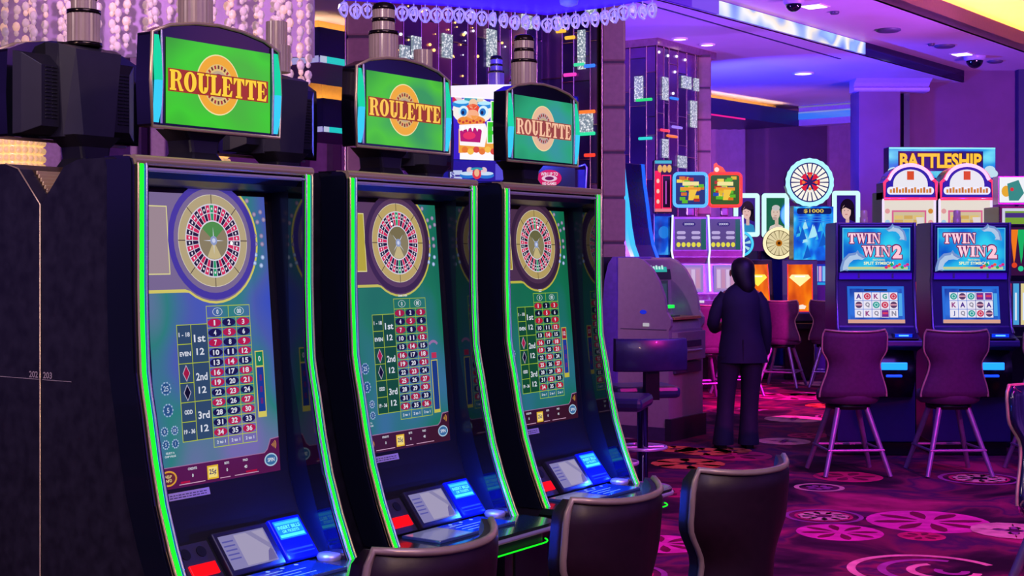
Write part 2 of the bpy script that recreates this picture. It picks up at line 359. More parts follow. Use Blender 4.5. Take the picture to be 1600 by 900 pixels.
for i in range(260):
    x, y = rf.uniform(-4, 10), rf.uniform(4, 27); r_ = rf.uniform(.14, .36)
    if (y < 12 and .8 < x < 4.5) or any((x - a) ** 2 + (y - c) ** 2 < (r_ + d_) ** 2 for a, c, d_ in used): continue
    used.append((x, y, r_)); motif(rf.choice(kinds), x, y, r_)
struct(b.build('floor'), 'dark plum carpet woven with pink discs and cream flowers', 'floor')

# far walls
def pleated(b, A, v, s0, s1, z0, z1, m, amp=.06, per=.2):
    n_ = Z3.cross(Vector(v)); q = []; s_ = s0; i = 0
    while s_ < s1: q.append((s_, amp * (1 if i % 2 else -1))); s_ += per / 2; i += 1
    q.append((s1, 0)); pts = [A + Vector(v) * a + n_ * (c - amp) for a, c in q]
    b.add([(p.x, p.y, z) for z in (z0, z1) for p in pts], [(j, j + 1, len(pts) + j + 1, len(pts) + j) for j in range(len(pts) - 1)], m, True)
X3 = Vector((1, 0, 0))
b = MB(); vwall(b, Vector((2.6, 28.9, 0)), X3, 0, 5.5, 0, 4.7, .15, m_wall); struct(b.build('wall_back'), 'dark purple wall behind the wheel machines', 'wall')
wx = lambda px, Y: (px - 800) / F * Y
for i, (a, c, Y, z1) in enumerate(((1100, 1164, 28.5, 4.6), (1290, 1345, 28.5, 4.6), (1160, 1184, 28.6, .1))):
    if i == 2: continue
    b = MB(); pleated(b, Vector((wx(a, Y), Y, 0)), X3, 0, wx(c, Y) - wx(a, Y), 0, z1, m_wall2)
    tag(b.build('pleated_curtain'), ['pleated mauve curtain beside the mirrored column', 'pleated mauve curtain left of the big pilaster'][i], 'curtain', 'wall curtains')
b = MB(); vwall(b, Vector((wx(1405, 24), 24, 0)), X3, 0, 7, 0, 4.8, .2, m_wall); 
b.box(wx(1590, 23.9), wx(1600, 23.9) + .05, 23.85, 24, 0, 4.8, m_navy); b.box(wx(1411, 23.9), wx(1420, 23.9), 23.85, 24, 0, 4.8, m_navy)
struct(b.build('wall_right'), 'purple wall panel under the pink ceiling', 'wall')
b = MB(); Yp = 23.6; b.box(wx(1342, Yp), wx(1407, Yp), Yp, Yp + .6, 0, 4.42, m_pil)
b.box(wx(1342, Yp) - .06, wx(1407, Yp) + .03, Yp - .06, Yp + .6, 0, .3, m_pil)
struct(b.build('trim_4', bevel=.01), 'mauve pilaster', 'pilaster')
b = MB()   # stepped crown moulding over the pilaster
x0, x1 = wx(1336, Yp), wx(1452, Yp)
prof = [(.0, 4.42), (-.03, 4.44), (-.03, 4.48), (.03, 4.5), (-.06, 4.56), (-.2, 4.62), (-.3, 4.68), (-.3, 4.74), (-.34, 4.78), (.3, 4.79), (.3, 4.42)]
b.prism([(Yp + y, z - .02) for y, z in prof], 'x', x0 - .02, x1, m_trimp)
struct(b.build('trim_5'), 'lilac crown moulding above the pilaster', 'moulding')

# dropped soffit with golden cove, far right of the mirrored columns
N0 = P(1113, 178, 4.2); N1 = P(1248, 197, 4.2); N0.z = N1.z = 0; dn = (N1 - N0).normalized(); dn.z = 0; nn = Vector((dn.y, -dn.x, 0))
Na = N0 - dn * 4
def soffit(K, v, s0, s1, zb, zt, ledge, m_face, name, num, lab, zc=4.6, glowlen=None):
    """dropped box whose face runs from K+v*s0 to K+v*s1; a lip, a golden face set back behind it and its cove strip"""
    v = Vector(v); n_ = Z3.cross(v)
    b = MB(); vwall(b, K, v, s0, s1, zb, zt, 3.0, m_face); vwall(b, K, v, s0, s1, zt, zt + .07, .03, m_face); struct(b.build('trim_%d' % num), lab, 'soffit')
    b = MB(); vwall(b, K + n_ * ledge, v, s0, s1 - .35, zt, zc, .05, m_gold); struct(b.build('trim_%d' % (num + 1)), 'golden face above ' + lab, 'soffit')
    b = MB(); vwall(b, K + n_ * .06, v, s0, s1 - .5, zt + .005, zt + .02, .05, m_cove); tag(b.build('cove_light'), 'amber cove light on the ledge of ' + lab, 'cove light')
soffit(Na, dn, 0, (N1 - Na).length, 4.2, 4.42, .3, m_navy, 'soffit', 6, 'navy soffit beside the mirrored column')
b = MB(); n_len = 1.3
vwall(b, N1, nn, 0, n_len, 4.2, 4.6, .3, m_trimp); struct(b.build('trim_8'), 'lilac soffit left of the pilaster', 'soffit')
b = MB(); q = N1 + dn * -.012
cvn = Canvas(b, q + Vector((0, 0, 4.2)), nn, Z3, .003)
cvn.rect(0, .12, n_len, .24, 1, glow('#3a78ff', .9)); cvn.rect(0, .24, n_len, .27, 1, glow('#8a9cff', .7)); cvn.rect(0, .35, n_len, .38, 1, glow('#9a90e8', .5))
tag(b.build('led_strip'), 'blue LED band on the lilac soffit left of the pilaster', 'LED strip')
b = MB(); cv2 = Canvas(b, Na + nn * .012 + Vector((0, 0, 4.2)), dn, Z3, .003); cv2.rect(3.4, -.03, 5.1, .0, 1, glow('#ff20a0', .9))
tag(b.build('led_strip'), 'short pink LED line under the navy soffit', 'LED strip')

# left soffits seen between the toppers
K = at(499, 95, 17.3); K.z = 0
for (KK, zb, zt, zc, num, lab) in ((K, 4.1, 4.4, 4.6, 9, 'purple soffit corner left of the mirrored column'),
                                  (at(505, 200, 21.5), 3.62, 4.0, 4.35, 14, 'lower purple soffit farther back on the left')):
    KK = Vector((KK.x, KK.y, 0))
    b = MB(); q = [KK, KK + D * 4, KK + D * 4 + E_ * 1.5, KK + E_ * 1.5]; b.prism([(p.x, p.y) for p in q], 'z', zb, zt, m_navy); vwall(b, KK, D, 0, 4, zt, zt + .06, .03, m_navy); vwall(b, KK + E_ * 1.5, N_, 0, 1.5, zt, zt + .06, .03, m_navy)
    struct(b.build('trim_%d' % num), lab, 'soffit')
    k2 = KK + (D + E_) * .28; b = MB(); q = [k2, k2 + D * 4, k2 + D * 4 + E_ * 1.5, k2 + E_ * 1.5]; b.prism([(p.x, p.y) for p in q], 'z', zt, zc, m_gold)
    struct(b.build('trim_%d' % (num + 1)), 'golden face over the ' + lab, 'soffit')
    k3 = KK + (D + E_) * .08; b = MB(); vwall(b, k3, D, 0, 3.5, zt, zt + .02, .05, m_cove); vwall(b, k3 + E_ * 1.3, N_, 0, 1.3, zt, zt + .02, .05, m_cove)
    tag(b.build('cove_light'), 'amber cove light over the ' + lab, 'cove light')
    b = MB(); q = [KK + (N_ - D) * .01, KK + D * 4 + N_ * .01, KK + D * 4 + E_ * 1.5, KK + E_ * 1.5 - D * .01]
    cc = Canvas(b, KK + N_ * .012 + Vector((0, 0, zb - .07)), D, Z3, .002); cc.rect(0, 0, .12, .08, 1, glow('#c8d0e8', .8)); cc.rect(.12, 0, 1.3, .08, 1, glow('#20d8d0', .8)); cc.rect(1.3, 0, 4, .08, 1, glow('#50a0ff', .8))
    cc = Canvas(b, KK + E_ * 1.5 - D * .012 + Vector((0, 0, zb - .07)), N_, Z3, .002); cc.rect(0, 0, 1.5, .08, 1, glow('#b0a8e8', .8))
    b.prism([(p.x, p.y) for p in [KK + (D + E_) * .02, KK + D * 4, KK + D * 4 + E_ * 1.5, KK + E_ * 1.5]], 'z', zb - .07, zb - .002, m_trimp)
    tag(b.build('led_strip'), 'pale LED band under the ' + lab, 'LED strip')
b = MB(); b.box(-18, 1.5, 31, 31.2, 0, 4.7, m_wall2)
for px in (120, 218, 240, 470, 520): b.box(wx(px, 30.8), wx(px + 12, 30.8), 30.8, 31, 0, 4.7, m_wall)
struct(b.build('wall_left'), 'mauve wall far behind the chandelier', 'wall')

# ------------------------------------------------------------------ mirrored columns
m_bead = mat('warm_bead', '#e8d0a0', .2, 0, '#e0b070', .7, noise=.1); m_pol = mat('lilac_post', '#b090c8', .5)
for i, (px, py, w_, lab) in enumerate(((28, 232, .5, 'warm beaded drum lamp at the far left, under the black topper'), (318, 236, .5, 'warm beaded drum lamp behind the neck of the nearest roulette sign'))):
    Yl = 15.; t = thing('bead_lamp', lab, 'lamp', (wx(px, Yl), Yl, 0), 0, 'beaded lamps'); z = CZ - (py - 400) / F * Yl
    b = MB(); b.lathe([(.05, 0), (.04, .05), (.03, z - .2)], m_pol, seg=12); b.lathe([(.2, 0), (.2, .03)], m_pol, seg=20); b.build('lamp_stand', t)
    b = MB()
    for r_ in range(5):
        for q in range(26): a = q * math.pi / 13; b.ball((w_ * .5 * math.cos(a), w_ * .5 * math.sin(a), z - .2 + r_ * .085), .04, m_bead, 6, 4)
    b.lathe([(w_ * .46, z - .22), (w_ * .46, z + .2)], m_bead, seg=20); o = b.build('beaded_shade', t); o['kind'] = 'stuff'
for i, (px0, px1, lab) in enumerate(((70, 100, 'lilac post under the leftmost black topper'), (238, 262, 'lilac post left of the nearest roulette sign neck'), (206, 218, 'slim lilac post beside the lilac post near the roulette sign'))):
    Yl = 17.; w_ = (wx(px1, Yl) - wx(px0, Yl)) / 2; t = thing('lilac_post', lab, 'post', (wx((px0 + px1) / 2, Yl), Yl, 0)); t['kind'] = 'structure'
    b = MB(); b.box(-w_, w_, -.1, .1, .3, 4.5, m_pol); b.build('shaft', t, bevel=.02); b = MB(); b.box(-w_ - .04, w_ + .04, -.14, .14, 0, .3, m_pol); b.build('plinth', t)
m_pad = mat('padded_leather', '#7c5868', .45, noise=.1, bump=.05)
m_seam = mat('seam_shadow_leather', '#33203a', .6)
m_mull = mat('bronze_mullion', '#c8a0a8', .25, 1)
mt = [mat('mirror_tile_%d' % i, c, .22, .65, noise=.25, nscale=1.5) for i, c in enumerate(('#54407c', '#7a5090', '#3c2c70', '#a07088', '#664898'))]  # tints stand in for reflections, the pinkish one for the chandelier
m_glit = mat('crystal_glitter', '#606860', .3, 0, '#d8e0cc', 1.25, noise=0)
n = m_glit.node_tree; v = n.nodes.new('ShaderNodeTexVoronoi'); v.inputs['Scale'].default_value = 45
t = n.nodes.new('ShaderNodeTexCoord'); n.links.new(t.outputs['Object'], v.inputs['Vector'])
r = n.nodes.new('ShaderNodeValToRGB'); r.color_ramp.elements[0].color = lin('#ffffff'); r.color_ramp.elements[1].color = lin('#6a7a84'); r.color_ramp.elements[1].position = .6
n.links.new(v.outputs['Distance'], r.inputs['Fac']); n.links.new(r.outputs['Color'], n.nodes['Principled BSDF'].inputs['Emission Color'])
def pad_pillar(x0, x1, Y, step, lab, zt=4.6, dep=.3):
    t = thing('padded_pillar', lab, 'pillar', ((x0 + x1) / 2, Y + dep / 2, 0)); t['kind'] = 'structure'
    h = (x1 - x0) / 2; z = 0.; i = 0
    b = MB(); b.box(-h + .012, h - .012, -dep / 2 + .012, dep / 2 - .012, 0, zt, m_seam); b.build('core', t)
    while z < zt - .05:
        b = MB(); b.box(-h, h, -dep / 2, dep / 2, z + .008, min(zt, z + step - .008), m_pad); b.build('leather_pad', t, bevel=.02); z += step
    b = MB(); b.tube([(-h - .004, -dep / 2 - .004, 0), (-h - .004, -dep / 2 - .004, zt)], .006, m_mull, 6); b.build('edge_trim', t)
def mir_face(t, A, v, Lw, zt, seed, gl, warm=0):
    rr = random.Random(seed); v = Vector(v); n_ = Vector((v.y, -v.x, 0))
    b = MB(); A = Vector((A.x, A.y, 0)); vwall(b, A, v, 0, Lw, 0, zt, .1, m_dark)
    c = Canvas(b, A, v, Z3, .004); s_ = 0; bm_ = MB()
    while s_ < Lw - .02:
        w = min(rr.choice((.14, .2, .26)), Lw - s_); z = 1.2
        while z < zt:
            h = rr.choice((.25, .4, .6, .8)); k = rr.choice((0, 0, 1, 2, 4)) if not (warm and rr.random() < warm) else 3
            c.rect(s_ + .006, z + .006, s_ + w - .006, min(zt, z + h) - .006, 2, mt[k])
            p = A + v * s_ + n_ * .012
            if rr.random() < .6: bm_.tube([(p.x, p.y, z), tuple(p + v * w)[:2] + (z,)], .007, m_mull, 5)
            z += h
        bm_.tube([(A.x + v.x * s_ + n_.x * .012, A.y + v.y * s_ + n_.y * .012, 1.2), (A.x + v.x * s_ + n_.x * .012, A.y + v.y * s_ + n_.y * .012, zt)], .009, m_mull, 5)
        s_ += w
    b.build('mirror_cladding', t); bm_.build('mullion_grid', t)
    def hit(px, py):
        k = (px - 800) / F; s2 = (k * A.y - A.x) / (v.x - k * v.y); Y = A.y + v.y * s2
        return s2, CZ - (py - 400) / F * Y
    for x0, x1, y0, y1 in gl:
        s0, zt_ = hit(x0, y0); s1, zb_ = hit(x1, y1)
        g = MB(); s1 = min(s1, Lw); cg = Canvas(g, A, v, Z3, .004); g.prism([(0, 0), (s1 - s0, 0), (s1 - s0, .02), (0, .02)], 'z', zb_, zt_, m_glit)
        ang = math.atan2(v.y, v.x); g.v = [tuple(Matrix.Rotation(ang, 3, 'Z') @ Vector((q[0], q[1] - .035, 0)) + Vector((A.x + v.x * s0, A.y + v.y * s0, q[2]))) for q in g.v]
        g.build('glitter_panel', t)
    return hit
pad_pillar(-1.46, -1.20, 12.5, .45, 'tall padded leather pillar left of the mirror wall', dep=.35)
t = thing('mirrored_column', 'wide mirror tiled column with glittering crystal panels', 'column', (0, 0, 0)); t['kind'] = 'structure'
F1A = Vector((-1.22, 12.55, 0)); F1L = 2.69; F2A = F1A + D * F1L
hit1 = mir_face(t, F1A, D, F1L, 4.6, 3, [(640, 654, 56, 94), (688, 703, 52, 92), (758, 772, 45, 107), (812, 828, 22, 46), (622, 636, 70, 110)], .55)
hit2 = mir_face(t, F2A, N_, .68, 4.6, 5, [(870, 880, 29, 48), (905, 916, 48, 108), (906, 928, 179, 208), (917, 936, 9, 29)])
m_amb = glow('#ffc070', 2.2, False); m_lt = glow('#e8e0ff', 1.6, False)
b = MB(); rr = random.Random(9)  # glowing dots added for the chandelier's glints in the mirror
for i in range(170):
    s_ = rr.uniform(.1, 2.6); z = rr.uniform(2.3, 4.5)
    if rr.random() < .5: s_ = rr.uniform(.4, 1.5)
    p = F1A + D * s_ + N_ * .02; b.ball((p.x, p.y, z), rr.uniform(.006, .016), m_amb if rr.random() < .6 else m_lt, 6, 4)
o = b.build('sparkle_glints', t); o['kind'] = 'stuff'
b = MB()
for px0, px1, py, c in ((900, 916, 102, '#40d8a0'), (916, 935, 104, '#3a80ff'), (884, 902, 118, '#f040c0'), (906, 935, 176, '#ff7a30'), (906, 935, 210, '#30e0a0'), (916, 935, 243, '#ff4030'), (872, 886, 50, '#ffc040'), (886, 900, 60, '#ffc040')):
    s0, z = hit2(px0, py); s1, _ = hit2(px1, py); p = F2A + N_ * s0 - D * .03; q = F2A + N_ * min(s1, .66) - D * .03
    b.tube([(p.x, p.y, z), (q.x, q.y, z)], .018, glow(c, 1.1), 6)
b.build('accent_lamps', t)
pad_pillar(.90, 1.13, 14.15, .45, 'tall padded leather pillar right of the mirror wall', dep=.3)
t = thing('mirrored_column', 'farther mirror tiled column under two ceiling downlights', 'column', (0, 0, 0)); t['kind'] = 'structure'
K2 = Vector((1.939, 19.15, 0))
h1 = mir_face(t, K2 + E_ * 1.6, N_, 1.6, 4.5, 11, [(993, 1006, 120, 158)])
h2 = mir_face(t, K2, D, 1.22, 4.5, 12, [(1033, 1041, 120, 157), (1063, 1077, 118, 140), (1082, 1089, 122, 143), (1077, 1086, 157, 200), (1033, 1041, 217, 247), (1057, 1070, 243, 263)])
b = MB()
for hh, AA, VV, off, px0, px1, py, c in ((h1, K2 + E_ * 1.6, N_, -D, 996, 1020, 157, '#30e080'), (h2, K2, D, N_, 1030, 1042, 203, '#ff4060'), (h2, K2, D, N_, 1045, 1056, 153, '#3080ff'), (h2, K2, D, N_, 1048, 1062, 198, '#a080ff'), (h1, K2 + E_ * 1.6, N_, -D, 1000, 1020, 217, '#30d8d8'), (h2, K2, D, N_, 1040, 1054, 212, '#ff8030')):
    s0, z = hh(px0, py); s1, _ = hh(px1, py); p = AA + VV * s0 + off * .03; q = AA + VV * s1 + off * .03
    b.tube([(p.x, p.y, z), (q.x, q.y, z)], .02, glow(c, 1.), 6)
b.build('accent_lamps', t)
b = MB()
for s_, z in ((.05, 4.42), (.3, 4.4), (.55, 4.42), (.8, 4.4), (.45, 3.9), (.5, 4.2)):
    p = K2 + D * s_ + N_ * .02; b.ball((p.x, p.y, z), .02, m_lt, 6, 4)
b.build('sparkle_glints', t)
b = MB(); kk = K2 + (N_ - D) * .06; q = [kk, kk + D * 1.75, kk + D * 1.75 + E_ * 1.9, kk + E_ * 1.9]; b.prism([(p.x, p.y) for p in q], 'z', 4.5, 4.6, m_mull); b.build('cornice', t)
pad_pillar(2.62, 2.82, 20.12, .45, 'farther padded leather pillar at the edge of the curtain', zt=4.52, dep=.25)

# ------------------------------------------------------------------ ceiling fittings
m_can = glow('#fff2e6', 3, False); m_white = mat('white_metal', '#d8d0e0', .4, noise=.03); m_grey = mat('grey_grille', '#4a3c6a', .5)
def downlight(px, py, z, lab, r=.14):
    p = P(px, py, z); t = thing('downlight', lab, 'downlight', (p.x, p.y, z), 0, 'ceiling downlights')
    b = MB(); b.lathe([(r * 1.25, -.001), (r * 1.2, -.02), (r, -.022), (r, -.004)], m_white, seg=20); b.build('ring', t)
    b = MB(); b.lathe([(r * .97, -.012), (r * .97, -.003)], m_can, seg=20); b.build('lens', t)
for a in ((1062, 60, 4.6, 'left one of two ceiling downlights over the farther mirrored column', .09), (1105, 69, 4.6, 'right one of two ceiling downlights over the farther mirrored column', .09), (1255, 114, 4.6, 'single downlight in the blue ceiling', .14)): downlight(*a)
for px, py, lab in ((1272, 9, 'square downlight beside the topmost dome camera'), (1503, 84, 'square downlight beside the dome camera over the purple wall')):
    p = P(px, py, 4.8); t = thing('square_downlight', lab, 'downlight', (p.x, p.y, 4.8), math.atan2(d2.y, d2.x), 'square downlights')
    b = MB(); b.box(-.15, .15, -.15, .15, -.012, -.002, m_white); b.build('frame', t)
    b = MB(); b.box(-.12, .12, -.12, .12, -.018, -.01, m_can); b.build('lens', t)
m_dome = mat('smoked_dome', '#0a0a20', .08, 0, coat=.5, noise=0)
def dome(px, py, z, r, lab):
    p = P(px, py, z); t = thing('dome_camera', lab, 'security camera', (p.x, p.y, z), 0, 'dome cameras')
    b = MB(); b.lathe([(r * 1.3, -.001), (r * 1.25, -.05), (r * 1.05, -.07)], m_trimp, seg=20); b.build('housing', t)
    b = MB(); b.lathe([(r * math.cos(a), -.06 - r * math.sin(a)) for a in [i * math.pi / 16 for i in range(9)]], m_dome, seg=20); b.build('dome', t)
dome(1240, -2, 4.8, .1, 'dome camera hanging at the top edge of the view'); dome(1523, 88, 4.8, .13, 'dome camera in the pink ceiling over the purple wall')
for i, (px, py, rr_, lab) in enumerate(((1388, 46, .17, 'round ceiling vent in the pink ceiling, nearest to the ribbon screen'), (1476, 71, .15, 'dark round ceiling vent left of the square downlight'), (1304, 18, .06, 'small round detector right of the topmost dome camera'), (1455, 68, .05, 'small round detector beside the dark vent'), (1555, 95, .12, 'flat round vent right of the dome camera'))):
    p = P(px, py, 4.8); b = MB(); b.lathe([(rr_, -.001), (rr_, -.02), (rr_ * .8, -.035), (rr_ * .3, -.035)], m_grey, seg=20); o = b.build('ceiling_vent' if rr_ > .1 else 'smoke_detector'); o.location = (p.x, p.y, 4.8)
    tag(o, lab, 'vent' if rr_ > .1 else 'detector')

# crystal chandelier of hanging strands, upper left
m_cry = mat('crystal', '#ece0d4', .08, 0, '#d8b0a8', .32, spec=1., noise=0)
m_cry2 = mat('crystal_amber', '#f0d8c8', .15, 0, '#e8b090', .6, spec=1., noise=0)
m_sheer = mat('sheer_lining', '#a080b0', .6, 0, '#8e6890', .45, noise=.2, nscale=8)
t = thing('crystal_chandelier', 'huge curtain chandelier of hanging crystal strands at the upper left', 'chandelier', (-3.0, 9.0, 0))
Yc = 9.0; xl, xr = wx(-60, Yc) + 3.0, wx(478, Yc) + 3.0
b = MB(); b.box(xl, xr, .35, .4, 2.98, 4.5, m_sheer); b.build('sheer_lining', t)
b = MB(); b.box(xl, xr + .04, -.1, .5, 4.5, 4.6, m_mull); b.build('ceiling_frame', t)
rr = random.Random(2); k = 0; x = xl; 
while x < xr:
    b = MB(); y = rr.choice((0, .12, .24)); edge = (x > xr - .26)
    zb = 2.97 if not edge else 2.62 + (x - xr + .26) * .3
    if x < wx(232, Yc) + 3.0: zb = 3.0
    z = zb + rr.uniform(0, .05); j = 0
    while z < 3.5:
        r_ = .017 + .009 * ((j + k) % 2); mm = m_cry2 if rr.random() < .2 else m_cry
        b.ball((x + rr.uniform(-.006, .006), y, z), r_, mm, 6, 4, (1, .6, 1.25)); z += r_ * 2.5; j += 1
    while z < 4.5:
        b.ball((x, y, z), .03, m_cry, 5, 3, (1, .6, 1.3)); z += .09
    b.build('crystal_strand', t); x += (.032, .06)[k % 2] if not edge else .035; k += 1

# purple canopy with a fringe of crystal drops, top centre
cz = 3.0; cpts = [P(538, 1, cz), P(700, 10, cz), P(855, 24, cz), P(945, 12, cz), P(1034, -3, cz)]
t = thing('crystal_canopy', 'glowing violet ceiling canopy fringed with crystal drops', 'chandelier', (0, 0, 0))
m_can2 = mat('violet_canopy', '#4a20c0', .5, 0, '#3206c8', .9, noise=.1, nscale=3)
b = MB(); q = [(p.x, p.y) for p in cpts] + [(wx(1034, 5.6), 5.6), (wx(538, 5.4), 5.4)]
b.prism(q, 'z', cz, cz + .12, m_can2); b.build('canopy_panel', t)
b = MB(); b.prism([(p[0] * .9, 5.8 + (p[1] - 5.8) * .85) for p in q], 'z', cz + .12, 4.6, m_mull); b.build('canopy_drum', t)
m_drop = mat('crystal_drop', '#f0e8ff', .05, .4, '#b8a0f0', .45, spec=1, noise=0)
b = MB(); b.lathe([(.004, .0), (.016, -.01), (.012, -.026), (.003, -.03)], m_drop, seg=6, smooth=False)
b.tube([(.026 * math.cos(a) * (1 + .25 * math.sin(a)), .006 * math.cos(2 * a), -.022 + .034 * math.sin(a)) for a in [i * math.pi / 5 for i in range(10)]], .006, m_drop, 5, True, False)
b.tube([(0, .022 * math.cos(a), -.026 + .026 * math.sin(a)) for a in [i * math.pi / 4 for i in range(8)]], .005, m_drop, 5, True, False)
b.tube([(0, 0, 0), (0, 0, .03)], .003, m_drop, 4)
drop = None
for a, c in zip(cpts[:-1], cpts[1:]):
    nn_ = max(2, int((c - a).length / .062))
    for i in range(nn_):
        p = a.lerp(c, i / nn_)
        if drop is None: drop = b.build('crystal_drop', t); o = drop
        else: o = drop.copy(); COL.objects.link(o); o.parent = t
        o.location = (p.x, p.y - .02, cz - .03 + rr.uniform(-.006, .006)); o.rotation_euler = (0, 0, rr.uniform(0, 1)); o.scale = (1.1,) * 3
b = MB(); b.lathe([(.05, 0), (.045, -.02), (.02, -.03)], m_white, c=tuple(P(889, 1, cz))); b.build('canopy_lamp', t)

# ------------------------------------------------------------------ roulette machines
m_gloss = mat('gloss_black', '#0a0d14', .07, 0, coat=1., spec=.6, noise=0)
m_cheek = mat('cheek_black', '#1a1e30', .18, 0, spec=.35, noise=0)
m_edge = mat('edge_lacquer', '#141828', .14, 0, coat=.6, noise=0)
m_side = mat('side_laminate', '#282532', .3, 0, noise=.35, nscale=30)
m_matt = mat('matt_black', '#16161f', .45, noise=.1)
m_chrome = mat('warm_chrome', '#f4d8a8', .3, .65, noise=0)
m_chromec = mat('cool_chrome', '#d8d0f0', .3, .6, noise=0)
m_green = glow('#12e820', 2.4, False); m_teal = glow('#18cfa0', 1.1, False); m_cyan = glow('#38c8f0', 1.1, False)
m_brn = mat('brown_lacquer', '#54402a', .35, .2)
m_lens = mat('tower_lens', '#a89088', .2, 0, '#7a5c58', .3, spec=.8, noise=.1)
m_lensb = mat('tower_lens_violet', '#6a50a0', .2, 0, '#4a30b0', .4, spec=.8, noise=.1)
m_ring = mat('dark_chrome_ring', '#4a4038', .15, .9)
PR = [(.05, 1.903), (.02, 1.902), (.006, 1.896), (0, 1.88), (0, 1.75), (0, 1.6), (-.003, 1.5), (-.008, 1.40), (-.017, 1.35), (-.028, 1.30), (-.047, 1.2), (-.071, 1.10), (-.105, 1.0), (-.144, .907), (-.155, .885)]
def off(pr, d): return [(y + d, z) for y, z in pr]
RED = {1, 3, 5, 7, 9, 12, 14, 16, 18, 19, 21, 23, 25, 27, 30, 32, 34, 36}
def art(name, stops, scale=(1, 1, 1), kind='LINEAR', power=.85, rot=0):      # a picture on a screen: coloured blend
    m = bpy.data.materials.new(name); m.use_nodes = True; n = m.node_tree; L = n.links; b = n.nodes['Principled BSDF']
    b.inputs['Base Color'].default_value = (.004, .004, .004, 1); b.inputs['Roughness'].default_value = .12
    t = n.nodes.new('ShaderNodeTexCoord'); mp = n.nodes.new('ShaderNodeMapping'); mp.inputs['Scale'].default_value = scale; mp.inputs['Rotation'].default_value = (0, rot, 0)
    x = n.nodes.new('ShaderNodeTexNoise'); x.inputs['Scale'].default_value = 1; x.inputs['Detail'].default_value = 1.5
    r = n.nodes.new('ShaderNodeValToRGB'); e = r.color_ramp.elements
    e[0].position, e[0].color = stops[0][0], lin(stops[0][1]); e[1].position, e[1].color = stops[-1][0], lin(stops[-1][1])
    for p, c in stops[1:-1]: k = e.new(p); k.color = lin(c)
    L.new(t.outputs['Object'], mp.inputs['Vector']); L.new(mp.outputs['Vector'], x.inputs['Vector']); L.new(x.outputs['Fac'], r.inputs['Fac'])
    L.new(r.outputs['Color'], b.inputs['Emission Color']); b.inputs['Emission Strength'].default_value = power
    return m
A_BG = art('roulette_felt_glare', [(.3, '#2040d0'), (.45, '#4858a8'), (.55, '#2a7a78'), (.7, '#7068a8')], (3, 1, 2.2), power=1.)  # blue and mauve screen glare painted into the nearest machine's picture
B_BG = art('roulette_felt_green', [(.3, '#0c5a50'), (.5, '#187058'), (.7, '#3a68a0')], (3, 1, 2), power=1.)
C_BG = art('roulette_felt_deep', [(.3, '#0a5a38'), (.5, '#0e6a4a'), (.7, '#2a6888')], (3, 1, 2), power=1.)
def G(c, p=.9): return glow(c, p)
